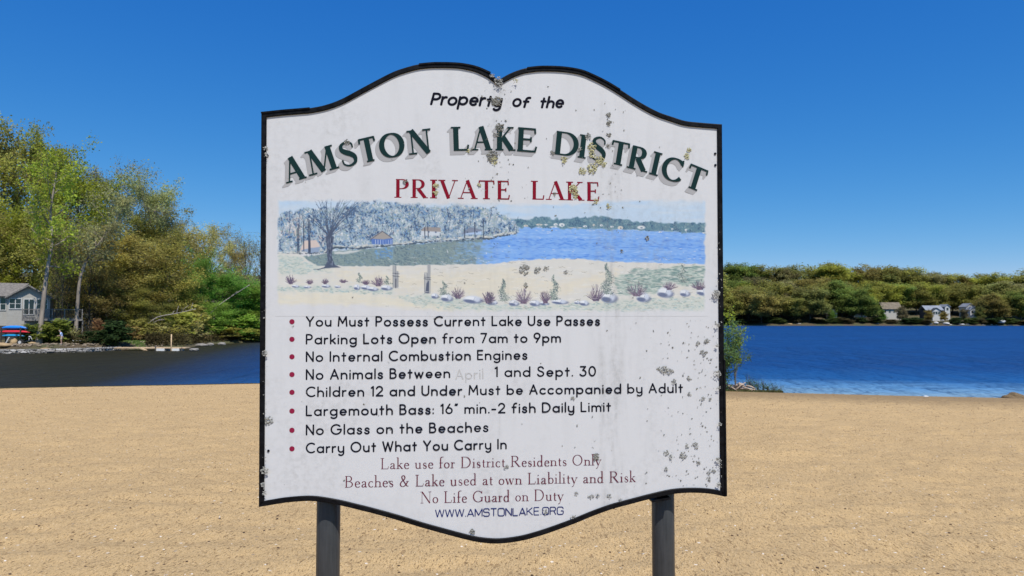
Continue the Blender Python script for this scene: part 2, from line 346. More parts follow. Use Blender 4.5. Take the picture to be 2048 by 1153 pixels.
# panel: one board under the frame
bm = bmesh.new(); PIN = inset(OUTL, 5 * UPX)
fv = [bm.verts.new((u, 0, w)) for u, w in PIN]; bv = [bm.verts.new((u, .02, w)) for u, w in PIN]
bm.faces.new(fv); bm.faces.new(bv[::-1])
for i in range(nO): bm.faces.new((fv[i], bv[i], bv[(i + 1) % nO], fv[(i + 1) % nO]))
bmesh.ops.triangulate(bm, faces=[f for f in bm.faces if len(f.verts) > 4])
me = bpy.data.meshes.new('panel'); bm.to_mesh(me); bm.free()
WHITE = (.57, .58, .60)
def grime(nt, c):
    """algae grime of an old white board: soft blotches, drip streaks, pin specks"""
    v = coords(nt); vs = coords(nt, (1, 1, .13))
    a1, a2, a3, a4 = noise(nt, v, 3.2, 4, .6), noise(nt, v, 55, 6, .72), noise(nt, vs, 30, 4, .6), noise(nt, v, 240, 3, .6)
    dirt = mth(nt, 'MULTIPLY', ramp(nt, a1, [(.48, 0), (.75, 1)]), ramp(nt, a2, [(.45, 0), (.68, 1)]))
    sx = add(nt, 'ShaderNodeSeparateXYZ'); t = add(nt, 'ShaderNodeTexCoord'); lk(nt, t.outputs['Object'], sx.inputs[0])
    u0 = sp(1222, 640)[0]; bandx = ramp(nt, mth(nt, 'ABSOLUTE', mth(nt, 'SUBTRACT', sx.outputs[0], u0)), [(0, 1), (.06, 0)])
    u1 = sp(1000, 640)[0]; bandy = ramp(nt, mth(nt, 'ABSOLUTE', mth(nt, 'SUBTRACT', sx.outputs[0], u1)), [(0, .5), (.05, 0)])
    band = mth(nt, 'MULTIPLY', mth(nt, 'MULTIPLY', mth(nt, 'ADD', bandx, bandy), ramp(nt, a3, [(.42, 0), (.7, 1)])), ramp(nt, a2, [(.38, .12), (.62, 1)]))
    f = mth(nt, 'ADD', mth(nt, 'MULTIPLY', dirt, .55), mth(nt, 'MULTIPLY', band, .55))
    f = mth(nt, 'ADD', f, ramp(nt, a4, [(.69, 0), (.75, .55)]))
    f = mth(nt, 'ADD', f, mth(nt, 'MULTIPLY', ramp(nt, a3, [(.5, 0), (.85, 1)]), .14))
    fm = mth(nt, 'MINIMUM', f, .8)
    return mix(nt, fm, c, (.24, .24, .23)), a2
m, nt, p = nmat('weathered_white_board')
c, nn = grime(nt, WHITE); lk(nt, c, p.inputs['Base Color']); p.inputs['Roughness'].default_value = .62; p.inputs['Specular IOR Level'].default_value = .25
lk(nt, bump(nt, nn, .25, .0012), p.inputs['Normal'])
me.materials.append(m); panel = bpy.data.objects.new('panel', me); COL.objects.link(panel); panel.parent = sign
# posts
m, nt, p = nmat('weathered_grey_pipe'); v = coords(nt, (1, 1, .035))
n1, n2 = noise(nt, v, 230, 4, .7), noise(nt, coords(nt), 30, 5, .7)
c = mix(nt, ramp(nt, n1, [(.3, 0), (.7, 1)]), (.024, .026, .028), (.048, .051, .056)); c = mix(nt, ramp(nt, n2, [(.4, 0), (.75, .5)]), c, (.055, .057, .06))
lk(nt, c, p.inputs['Base Color']); p.inputs['Roughness'].default_value = .34; p.inputs['Specular IOR Level'].default_value = .3
for px in (656.5, 1326.5):
    r_ = .0305; u, _ = sp(px, 1080, .0265 + r_)
    top = sp(px, 260)[1]
    b = MB().tube([(u, .0265 + r_, -.45), (u, .0265 + r_, top)], r_, 40); b.build('post', m, sign, True)

# ------------------------------------------------------------------ lettering drawn stroke by stroke
def arc(cx, cy, rx, ry, a0, a1, n=16):
    t = np.radians(np.linspace(a0, a1, n)); return np.stack([cx + rx * np.cos(t), cy + ry * np.sin(t)], -1)
def A(*p): return np.array(p, float)
def J(*p): return np.vstack([np.atleast_2d(np.array(q, float)) for q in p])
c0 = arc(.3, .29, .3, .29, 0, 360, 30)
dot = lambda x, y: A((x, y), (x + .001, y))
def hump(x, w, top=.58, s=.31): return J(arc(x + w / 2, s, w / 2, top - s, 180, 0), (x + w, 0))
ROUND = {  # rounded sans: (width, [centre lines])
 'a': (.6, [c0, A((.6, .58), (.6, 0))]), 'b': (.6, [A((0, 1), (0, 0)), c0]), 'c': (.5, [arc(.3, .29, .3, .29, 48, 312, 24)]),
 'd': (.6, [c0, A((.6, 1), (.6, 0))]), 'e': (.58, [J((.02, .29), (.58, .29), arc(.3, .29, .28, .29, 0, 312, 26))]),
 'f': (.4, [J((.15, 0), (.15, .78), arc(.37, .78, .22, .22, 180, 75)), A((0, .58), (.36, .58))]),
 'g': (.6, [c0, J((.6, .58), (.6, -.1), arc(.3, -.08, .3, .26, 0, -140))]), 'h': (.52, [A((0, 1), (0, 0)), hump(0, .52)]),
 'i': (0, [A((0, .58), (0, 0)), dot(0, .86)]), 'k': (.44, [A((0, 1), (0, 0)), A((.42, .57), (.02, .24)), A((.15, .35), (.45, 0))]),
 'l': (0, [A((0, 1), (0, 0))]), 'm': (.88, [A((0, .58), (0, 0)), hump(0, .44, .58, .36), hump(.44, .44, .58, .36)]),
 'n': (.52, [A((0, .58), (0, 0)), hump(0, .52)]), 'o': (.6, [c0]), 'p': (.6, [A((0, .58), (0, -.36)), c0]),
 'r': (.28, [A((0, .58), (0, 0)), arc(.25, .3, .25, .28, 180, 78)]),
 's': (.4, [cr([(.39, .47), (.28, .575), (.13, .575), (.03, .44), (.13, .325), (.29, .27), (.40, .14), (.29, .005), (.11, .005), (0, .11)])]),
 't': (.34, [A((.16, .86), (.16, 0)), A((0, .58), (.34, .58))]), 'u': (.52, [J((0, .58), arc(.26, .27, .26, .27, 180, 360), (.52, .58)), A((.52, .58), (.52, 0))]),
 'w': (.78, [A((0, .58), (.2, 0), (.39, .55), (.58, 0), (.78, .58))]),
 'y': (.52, [J((0, .58), arc(.26, .27, .26, .27, 180, 360), (.52, .58)), J((.52, .58), (.52, -.1), arc(.26, -.1, .26, .25, 0, -140))]),
 '1': (.17, [A((0, .86), (.17, 1), (.17, 0))]), '2': (.58, [J(arc(.29, .71, .28, .29, 165, -30), (0, 0), (.6, 0))]),
 '3': (.54, [J((.03, 1), (.5, 1), (.24, .62), arc(.24, .31, .3, .31, 90, -150))]), '0': (.6, [arc(.3, .5, .3, .5, 0, 360, 32)]),
 '6': (.58, [arc(.29, .3, .29, .3, 0, 360, 28), A((.03, .42), (.36, 1))]), '7': (.54, [A((0, 1), (.54, 1), (.16, 0))]),
 '9': (.58, [arc(.29, .7, .29, .3, 0, 360, 28), A((.55, .58), (.22, 0))]),
 'A': (.72, [A((0, 0), (.36, 1), (.72, 0)), A((.14, .33), (.58, .33))]),
 'B': (.56, [J((0, 0), (0, 1), (.26, 1), arc(.26, .77, .23, .23, 90, -90), (0, .54)), J((.28, .54), arc(.29, .27, .27, .27, 90, -90), (0, 0))]),
 'C': (.78, [arc(.48, .5, .48, .5, 52, 308, 28)]), 'D': (.74, [J((0, 0), (0, 1), (.24, 1), arc(.24, .5, .5, .5, 90, -90, 22), (0, 0))]),
 'E': (.48, [A((.48, 1), (0, 1), (0, 0), (.48, 0)), A((0, .52), (.44, .52))]), 'G': (.92, [J(arc(.47, .5, .47, .5, 45, 360, 30), (.6, .5))]),
 'I': (0, [A((0, 1), (0, 0))]), 'K': (.58, [A((0, 1), (0, 0)), A((.55, 1), (.02, .4)), A((.2, .58), (.6, 0))]),
 'L': (.46, [A((0, 1), (0, 0), (.46, 0))]), 'M': (.84, [A((0, 0), (.07, 1), (.42, .3), (.77, 1), (.84, 0))]),
 'N': (.64, [A((0, 0), (0, 1), (.64, 0), (.64, 1))]), 'O': (.96, [arc(.48, .5, .48, .5, 0, 360, 36)]),
 'P': (.54, [J((0, 0), (0, 1), (.26, 1), arc(.26, .73, .28, .27, 90, -90), (0, .46))]), 'R': (.56, [J((0, 0), (0, 1), (.28, 1), arc(.28, .74, .26, .26, 90, -90), (0, .48)), A((.3, .48), (.56, 0))]),
 'S': (.56, [cr([(.53, .83), (.42, .97), (.26, 1), (.1, .93), (.04, .76), (.13, .6), (.3, .52), (.48, .42), (.56, .25), (.47, .07), (.28, 0), (.1, .04), (0, .18)])]),
 'T': (.62, [A((0, 1), (.62, 1)), A((.31, 1), (.31, 0))]), 'U': (.64, [J((0, 1), arc(.32, .32, .32, .32, 180, 360, 18), (.64, 1))]),
 'W': (1.0, [A((0, 1), (.25, 0), (.5, .92), (.75, 0), (1, 1))]), 'Y': (.68, [A((0, 1), (.34, .45), (.68, 1)), A((.34, .45), (.34, 0))]),
 '.': (0, [dot(0, .02)]), ':': (0, [dot(0, .06), dot(0, .5)]), '-': (.34, [A((0, .36), (.34, .36))]),
 '\u201c': (.2, [A((.05, 1.0), (0, .86)), A((.2, 1.0), (.15, .86))]), ' ': (.3, [])}
SQ = lambda x0, x1, y0, y1, r: J(arc(x1 - r, y1 - r, r, r, 0, 90, 6), arc(x0 + r, y1 - r, r, r, 90, 180, 6), arc(x0 + r, y0 + r, r, r, 180, 270, 6), arc(x1 - r, y0 + r, r, r, 270, 360, 6), (x1, y1 - r))
WIDE = dict(ROUND); WIDE.update({'.': (.08, [A((0, .06), (.09, .06))]),  # squarish wide capitals of the web address
 'W': (1.15, [A((0, 1), (.26, 0), (.575, 1), (.89, 0), (1.15, 1))]), 'O': (.86, [SQ(0, .86, 0, 1, .25)]), 'A': (.86, [A((0, 0), (.43, 1), (.86, 0)), A((.15, .3), (.71, .3))]),
 'M': (.95, [A((0, 0), (0, 1), (.475, .15), (.95, 1), (.95, 0))]), 'N': (.8, [A((0, 0), (0, 1), (.8, 0), (.8, 1))]), 'T': (.8, [A((0, 1), (.8, 1)), A((.4, 1), (.4, 0))]),
 'S': (.78, [J((.76, .76), arc(.58, .82, .18, .18, 0, 90, 5), arc(.2, .78, .2, .22, 90, 180, 6), arc(.2, .75, .2, .22, 180, 270, 6), arc(.58, .28, .2, .25, 90, 0, 6), arc(.58, .22, .2, .22, 0, -90, 6), arc(.2, .18, .2, .18, 270, 180, 5))]),
 'L': (.66, [A((0, 1), (0, 0), (.66, 0))]), 'K': (.78, [A((0, 1), (0, 0)), A((.74, 1), (.02, .42)), A((.2, .56), (.78, 0))]), 'E': (.7, [A((.7, 1), (0, 1), (0, 0), (.7, 0)), A((0, .52), (.64, .52))]),
 'R': (.78, [J((0, 0), (0, 1), (.5, 1), arc(.54, .75, .22, .25, 90, -90, 8), (0, .5)), A((.5, .5), (.78, 0))]),
 'G': (.84, [J((.82, .74), arc(.6, .78, .22, .22, 0, 90, 5), arc(.25, .75, .25, .25, 90, 180, 6), arc(.25, .25, .25, .25, 180, 270, 6), arc(.6, .24, .24, .24, 270, 360, 6), (.84, .48), (.5, .48))])})
def serif_font(tk, tn, low):
    """thick-and-thin roman: strokes (points, mode) - T thick, t thin, v thick where upright, n broad nib, s serif"""
    h = tk / 2 + .085
    S = lambda x, y, k=1.0, dx=0.0: (A((x - h * k + dx, y), (x + h * k + dx, y)), 's')
    ib = tn / 2; t1 = 1 - ib
    D = {'A': (.86, [(A((.08, ib), (.41, 1)), 't'), (A((.41, 1), (.76, ib)), 'T'), (A((.2, .34), (.62, .34)), 't'), S(.08, ib, .85), S(.76, ib)]),
     'M': (1.08, [(A((.1, ib), (.17, 1)), 't'), (A((.17, 1), (.53, .04)), 'T'), (A((.53, .04), (.88, 1)), 't'), (A((.88, 1), (.95, ib)), 'T'), S(.1, ib, .85), S(.95, ib), S(.15, t1, .7, -.04), S(.9, t1, .7, .04)]),
     'N': (.9, [(A((.14, ib), (.14, 1)), 't'), (A((.14, 1), (.76, 0)), 'T'), (A((.76, 0), (.76, t1)), 't'), S(.14, ib, .85), S(.1, t1, .7), S(.76, t1, .85)]),
     'S': (.62, [(cr([(.5, .72), (.48, .88), (.36, .975), (.24, .975), (.1, .87), (.1, .7), (.22, .58), (.4, .46), (.51, .32), (.5, .13), (.36, .025), (.22, .025), (.09, .12), (.06, .3)]), 'S')]),
     'T': (.78, [(A((.02, t1), (.76, t1)), 't2'), (A((.39, 1), (.39, ib)), 'T'), S(.39, ib), (A((.03, 1), (.01, .8)), 't2'), (A((.75, 1), (.77, .8)), 't2')]),
     'O': (.9, [(arc(.43, .5, .36, .475, 0, 360, 40), 'v')]), 'L': (.66, [(A((.14, t1), (.14, ib)), 'T'), S(.14, t1), (A((.04, ib), (.58, ib)), 't2'), (A((.58, 0), (.62, .24)), 't2')]),
     'K': (.86, [(A((.14, t1), (.14, ib)), 'T'), S(.14, t1), S(.14, ib), (A((.66, t1), (.16, .42)), 't'), (A((.3, .56), (.72, ib)), 'T'), S(.66, t1, .8), S(.74, ib, .9)]),
     'E': (.7, [(A((.14, t1), (.14, ib)), 'T'), (A((.04, t1), (.58, t1)), 't2'), (A((.04, ib), (.6, ib)), 't2'), (A((.14, .52), (.46, .52)), 't2'), (A((.57, 1), (.59, .78)), 't2'), (A((.6, 0), (.64, .24)), 't2'), (A((.46, .62), (.46, .42)), 't2')]),
     'D': (.88, [(A((.14, t1), (.14, ib)), 'T'), (J((.04, t1), (.34, t1), arc(.36, .5, .4, .5 - ib, 90, -90, 26), (.04, ib)), 'v')]),
     'I': (.36, [(A((.16, t1), (.16, ib)), 'T'), S(.16, t1), S(.16, ib)]),
     'R': (.82, [(A((.14, t1), (.14, ib)), 'T'), S(.14, ib), (J((.04, t1), (.32, t1), arc(.34, .745, .24, .255 - ib, 90, -90, 18), (.14, .5)), 'v'), (A((.34, .5), (.68, ib)), 'T'), S(.71, ib, .7)]),
     'C': (.8, [(arc(.46, .5, .38, .475, 40, 322, 34), 'v'), (A((.75, .98), (.76, .72)), 't2')]),
     'P': (.68, [(A((.14, t1), (.14, ib)), 'T'), S(.14, ib), (J((.04, t1), (.32, t1), arc(.34, .735, .26, .265 - ib, 90, -90, 18), (.14, .48)), 'v')]),
     'V': (.82, [(A((.08, t1), (.42, 0)), 'T'), (A((.42, 0), (.74, t1)), 't'), S(.08, t1), S(.74, t1, .85)]),
     'B': (.7, [(A((.14, t1), (.14, ib)), 'T'), (J((.04, t1), (.3, t1), arc(.32, .76, .2, .24 - ib, 90, -90, 16), (.14, .53)), 'v'), (J((.14, .53), (.32, .53), arc(.34, .27, .25, .26 - ib, 90, -90, 16), (.04, ib)), 'v')]),
     'G': (.88, [(arc(.46, .5, .38, .475, 42, 330, 34), 'v'), (A((.75, .98), (.76, .74)), 't2'), (A((.76, .4), (.76, .08)), 'T'), S(.74, .42, .9)]), ' ': (.34, [])}
    if not low: return D
    x = .5
    L = {'a': (.46, [(cr([(.07, .38), (.12, .47), (.22, .5), (.31, .44), (.32, .3), (.32, .08), (.37, .01), (.43, .05)]), 'v'), (cr([(.32, .3), (.16, .25), (.06, .13), (.12, .02), (.22, .03), (.32, .13)]), 'v')]),
     'b': (.5, [(A((.1, 1.02), (.1, .02)), 'T'), S(.06, 1.02, .5), (arc(.26, .25, .17, .25, 160, -150, 22), 'v')]), 'c': (.4, [(arc(.22, .25, .18, .25, 45, 315, 20), 'v')]),
     'd': (.52, [(A((.38, 1.02), (.38, .02)), 'T'), S(.34, 1.02, .5), S(.42, ib, .5), (arc(.22, .25, .17, .25, 25, 335, 22), 'v')]),
     'e': (.42, [(J((.06, .29), (.37, .29), arc(.21, .27, .16, .24, 5, 180, 14), arc(.23, .25, .18, .25, 180, 318, 14)), 'v')]),
     'f': (.32, [(J((.13, ib), (.13, .84), arc(.28, .86, .15, .16, 180, 60, 8)), 'v'), S(.13, ib), (A((.03, .48), (.3, .48)), 't')]),
     'h': (.54, [(A((.1, 1.02), (.1, ib)), 'T'), S(.06, 1.02, .5), S(.1, ib), (J(arc(.26, .36, .16, .13, 170, 0, 10), (.42, ib)), 'v'), S(.42, ib)]),
     'i': (.24, [(A((.1, x), (.1, ib)), 'T'), S(.06, x, .5), S(.1, ib), (A((.1, .74), (.1, .80)), 'T')]),
     'k': (.5, [(A((.1, 1.02), (.1, ib)), 'T'), S(.06, 1.02, .5), S(.1, ib), (A((.36, x), (.12, .24)), 't'), (A((.2, .32), (.42, ib)), 'T'), S(.36, x, .7), S(.43, ib, .6)]),
     'l': (.24, [(A((.1, 1.02), (.1, ib)), 'T'), S(.06, 1.02, .5), S(.1, ib)]), 'n': (.54, [(A((.1, x), (.1, ib)), 'T'), S(.06, x, .5), S(.1, ib), (J(arc(.26, .36, .16, .13, 170, 0, 10), (.42, ib)), 'v'), S(.42, ib)]),
     'o': (.48, [(arc(.23, .25, .18, .24, 0, 360, 26), 'v')]), 'r': (.34, [(A((.1, x), (.1, ib)), 'T'), S(.06, x, .5), S(.1, ib), (cr([(.1, .34), (.18, .46), (.27, .48), (.31, .42)]), 't2')]),
     's': (.36, [(cr([(.28, .36), (.25, .47), (.16, .5), (.07, .42), (.09, .31), (.2, .24), (.29, .15), (.26, .04), (.16, 0), (.07, .04), (.05, .15)]), 'S')]),
     't': (.3, [(J((.13, .68), (.13, .1), arc(.21, .1, .08, .1, 180, 310, 7)), 'v'), (A((.03, .48), (.28, .48)), 't')]),
     'u': (.54, [(J((.1, x), arc(.25, .17, .15, .17, 180, 360, 14), (.4, .2)), 'v'), (A((.4, x), (.4, ib)), 'T'), S(.07, x, .5), S(.37, x, .5), S(.44, ib, .5)]),
     'w': (.68, [(A((.05, x), (.19, 0)), 'T'), (A((.19, 0), (.32, x)), 't'), (A((.32, x), (.46, 0)), 'T'), (A((.46, 0), (.6, x)), 't'), S(.05, x, .7), S(.32, x, .6), S(.6, x, .6)]),
     'y': (.5, [(A((.06, x), (.24, 0)), 'T'), (cr([(.42, x), (.24, 0), (.16, -.24), (.05, -.3)]), 't2'), S(.06, x, .7), S(.42, x, .6)]),
     '&': (.78, [(cr([(.62, .42), (.5, .18), (.34, .02), (.16, .03), (.07, .2), (.16, .42), (.34, .6), (.42, .78), (.33, .96), (.2, .9), (.2, .72), (.4, .34), (.58, .06), (.7, .03)]), 'v'), S(.62, .46, .8)])}
    D.update(L); return D
def widths(P, mode, tk, tn):
    T = np.gradient(P, axis=0); L = np.linalg.norm(T, axis=1) + 1e-9; vy = np.abs(T[:, 1]) / L
    if mode == 'T': return np.full(len(P), tk)
    if mode in ('t', 's'): return np.full(len(P), tn)
    if mode == 't2': return np.full(len(P), tn * 1.25)
    if mode == 'S':
        s = np.linspace(-1, 1, len(P)); return tn + (tk - tn) * np.exp(-(s / .42) ** 2)
    return tn + (tk - tn) * vy ** 1.6
class Letters:
    def __init__(s): s.V = []; s.F = []; s.k = 0
    def ribbon(s, Q, w, rnd, y0, step=2.5e-5):
        Q = np.asarray(Q, float); w = np.broadcast_to(np.asarray(w, float), (len(Q),))
        y = y0 - s.k % 40 * step; s.k += 1
        T = np.gradient(Q, axis=0); a_ = np.vstack([Q[1:2] - Q[:1], np.diff(Q, axis=0)]); b_ = np.vstack([np.diff(Q, axis=0), Q[-1:] - Q[-2:-1]])
        a_ /= np.linalg.norm(a_, axis=1)[:, None] + 1e-12; b_ /= np.linalg.norm(b_, axis=1)[:, None] + 1e-12
        sharp = [i for i in range(1, len(Q) - 1) if a_[i] @ b_[i] < .55]
        if sharp:                            # cut at corners, join with a round or butt overlap
            cut = [0] + sharp + [len(Q) - 1]
            for i, j in zip(cut[:-1], cut[1:]): s.ribbon(Q[i:j + 1], w[i:j + 1], rnd, y0, step)
            return
        N = a_ + b_; N /= np.linalg.norm(N, axis=1)[:, None] + 1e-12; N = np.stack([-N[:, 1], N[:, 0]], -1)
        Lp, Rp = Q + N * w[:, None] / 2, Q - N * w[:, None] / 2
        loop = list(Lp)
        if rnd:
            d = b_[-1]; ang = math.atan2(d[1], d[0])
            loop += [Q[-1] + w[-1] / 2 * np.array([math.cos(ang + t), math.sin(ang + t)]) for t in np.linspace(PI / 2, -PI / 2, 9)[1:-1]]
        b = len(s.V); n = len(Q)
        s.V += [(u, y, v) for u, v in Lp] + [(u, y, v) for u, v in Rp]
        s.F += [(b + i, b + n + i, b + n + i + 1, b + i + 1) for i in range(n - 1)]
        if rnd:
            for e, d in ((0, -a_[0]), (n - 1, b_[-1])):
                ang = math.atan2(d[1], d[0]); c = Q[e]
                b = len(s.V); fan = [c + w[e] / 2 * np.array([math.cos(ang + t), math.sin(ang + t)]) for t in np.linspace(-PI / 2, PI / 2, 9)]
                s.V += [(u, y, v) for u, v in fan]; s.F.append(tuple(range(b, b + 9)))
    def build(s, name, mat, parent): return mesh_obj(name, s.V, s.F, mat, parent)
def text_line(txt, font, pl, pr, cap_px, name, mat, parent, w_px=None, tk=.1, tn=.04, gap=.2, space=.62, shear=0.0, y0=-.0004, rnd=True, jit=0.0):
    """a line from photo point pl (left end of its baseline) to pr (right end), cap height in photo pixels"""
    rg = random.Random(len(txt)); g = Letters(); items = []; x = 0.0
    for ch in txt:
        w, st = font[ch]
        if ch == ' ': x += space; continue
        items.append((x, ch, st)); x += w + gap
    total = x - gap; a_, b_ = sp(*pl), sp(*pr); d = b_ - a_; L = np.linalg.norm(d); ex = d / L; ey = np.array([-ex[1], ex[0]])
    cap = abs(sp(pl[0], pl[1] - cap_px)[1] - a_[1]); wm = (w_px or 0) * UPX
    sx = (L - wm) / total; sy = cap - wm
    for x, ch, st in items:
        jy, js = rg.uniform(-jit, jit), (1 + rg.uniform(-jit, jit)) * (1.22 if shear and ch in 'roepy' else 1)
        for s_ in st:
            P, mode = s_ if isinstance(s_, tuple) else (s_, None)
            P = P if mode else np.asarray(P)
            lx = (P[:, 0] + x) * sx + shear * P[:, 1] * sy + wm / 2; ly = (P[:, 1] * js + jy) * sy + wm / 2
            Q = a_ + lx[:, None] * ex + ly[:, None] * ey
            if mode: g.ribbon(Q, widths(P, mode, tk, tn) * sy, False, y0)
            else: g.ribbon(Q, wm, rnd, y0)
    return g.build(name, mat, parent)
def ink(name, col, worn):
    m, nt, p = nmat(name); v = coords(nt); n = noise(nt, v, 120, 5, .75)
    c = mix(nt, ramp(nt, n, [(worn, 0), (worn + .06, .75)]), col, (.42, .42, .41))
    lk(nt, c, p.inputs['Base Color']); p.inputs['Roughness'].default_value = .75; p.inputs['Specular IOR Level'].default_value = .05; return m
INK = ink('black_lettering', (.007, .008, .016), .72); GREEN = ink('dark_green_lettering', (.009, .030, .031), .71); SHADE = ink('grey_lettering_shadow', (.36, .36, .37), .74)
RED = ink('dark_red_lettering', (.20, .008, .022), .70); WINE = ink('wine_lettering', (.115, .012, .034), .74); BLUE = ink('blue_lettering', (.014, .024, .13), .75)
DOTM = ink('red_bullet', (.24, .016, .05), .76); GHOST = ink('faded_lettering', (.50, .50, .51), .45)
SER = serif_font(.215, .062, False); SER2 = serif_font(.18, .05, False); LIGHT = serif_font(.098, .036, True)
text_line('Property', ROUND, (860, 210.5), (1003, 214.5), 25, 'lettering', INK, panel, 4.9, gap=.24, shear=.26, jit=.035)
text_line('of', ROUND, (1023, 215.5), (1057, 216.5), 24, 'lettering', INK, panel, 4.9, gap=.24, shear=.26, jit=.035)
text_line('the', ROUND, (1078, 217), (1127, 217.5), 25, 'lettering', INK, panel, 4.9, gap=.24, shear=.26, jit=.035)
# arched title: every letter on the arc, with a grey block shadow down to the left
TITLE = [('A', 573, 368, 614, 356), ('M', 619, 353, 679, 336), ('S', 684, 336, 718, 328), ('T', 727, 327, 757, 320), ('O', 762, 318, 811, 312), ('N', 818, 310.5, 866, 305),
         ('L', 903, 302.2, 937, 301.5), ('A', 943, 301.5, 985, 301), ('K', 991, 301.2, 1031, 302.3), ('E', 1034, 302.5, 1072, 305.5), ('D', 1109, 309, 1150, 314.5), ('I', 1155, 315.5, 1171, 318),
         ('S', 1178, 318.5, 1210, 324.5), ('T', 1219, 327, 1252, 334), ('R', 1253, 335.5, 1294, 346), ('I', 1298, 348, 1315, 353), ('C', 1320, 356, 1362, 368), ('T', 1368, 372, 1402, 386)]
for ti, (ch, x0, y0_, x1, y1_) in enumerate(TITLE):
    if ti in (0, 6, 10): g1, g2 = Letters(), Letters()
    w, st = SER[ch]; a_, b_ = sp(x0, y0_), sp(x1, y1_); d = b_ - a_; L = np.linalg.norm(d)
    th = math.atan2(d[1], d[0]) * .86; ex = d / L; ey = np.array([-math.sin(th), math.cos(th)]); cap = 48.5 * UPX
    xs = np.concatenate([P[:, 0] for P, _ in st]); lo, hi = xs.min(), xs.max(); k = L / (hi - lo)
    if ch in 'OCS': k = L / (hi - lo + .16); lo -= .08
    for P, mode in st:
        Q = a_ + ((P[:, 0] - lo) * k)[:, None] * ex + (P[:, 1] * cap)[:, None] * ey; wd = widths(P, mode, .215, .062) * cap
        for j in range(1, 6): g2.ribbon(Q + np.array([-1.55, -1.75]) * j * UPX, wd, False, -.0003 + .0, 1e-5)
        g1.ribbon(Q, wd, False, -.0012)
    if ti in (5, 9, 17): g2.build('lettering_shadow', SHADE, panel); g1.build('title_lettering', GREEN, panel)
text_line('PRIVATE', SER2, (790, 396), (1021, 399.5), 37.5, 'lettering', RED, panel, tk=.18, tn=.05, gap=.13)
text_line('LAKE', SER2, (1063, 399.5), (1200, 402.5), 37.5, 'lettering', RED, panel, tk=.18, tn=.05, gap=.13)
RULES = [('You Must Possess Current Lake Use Passes', (611.5, 654), (1200, 652), 21.2), ('Parking Lots Open from 7am to 9pm', (611.5, 689.5), (1122, 685.7), 21.2),
         ('No Internal Combustion Engines', (611.5, 724.7), (1055, 720), 21.5), ('No Animals Between', (611.5, 760.5), (900.5, 756.8), 21.8), ('1 and Sept. 30', (989, 754.8), (1192, 753.4), 21.5),
         ('Children 12 and Under Must be Accompanied by Adult', (611.5, 795), (1366, 786.5), 21.5), ('Largemouth Bass: 16\u201c min.-2 fish Daily Limit', (611.5, 833), (1222, 824), 21.8),
         ('No Glass on the Beaches', (611.5, 871.3), (977, 864.6), 21.8), ('Carry Out What You Carry In', (611.5, 907.5), (1013.5, 899), 21.8)]
for t_, a_, b_, c_ in RULES: text_line(t_, ROUND, a_, b_, c_, 'lettering', INK, panel, 3.05, gap=.32, space=.46)
text_line('April', ROUND, (911, 760), (967, 758), 21, 'faded_lettering', GHOST, panel, 2.2, gap=.3)
for y_ in (644, 679, 714, 749.5, 785, 822.5, 861, 898):
    u, w_ = sp(584, y_); r_ = 5 * UPX
    mesh_obj('bullet', [(u + r_ * math.cos(t), -.0005, w_ + r_ * math.sin(t)) for t in np.linspace(0, 2 * PI, 20, endpoint=False)], [tuple(range(20))], DOTM, panel)
text_line('Lake use for District Residents Only', LIGHT, (761, 938.7), (1203, 930.5), 22, 'lettering', WINE, panel, tk=.098, tn=.036, gap=.07, space=.36)
text_line('Beaches & Lake used at own Liability and Risk', LIGHT, (689, 975.7), (1271.5, 964.3), 23, 'lettering', WINE, panel, tk=.098, tn=.036, gap=.07, space=.36)
text_line('No Life Guard on Duty', LIGHT, (840.5, 1007), (1127.5, 1001), 23, 'lettering', WINE, panel, tk=.098, tn=.036, gap=.07, space=.36)
text_line('WWW.AMSTONLAKE.ORG', WIDE, (870, 1036), (1127.5, 1030), 17, 'lettering', BLUE, panel, 1.9, gap=.2, rnd=False)
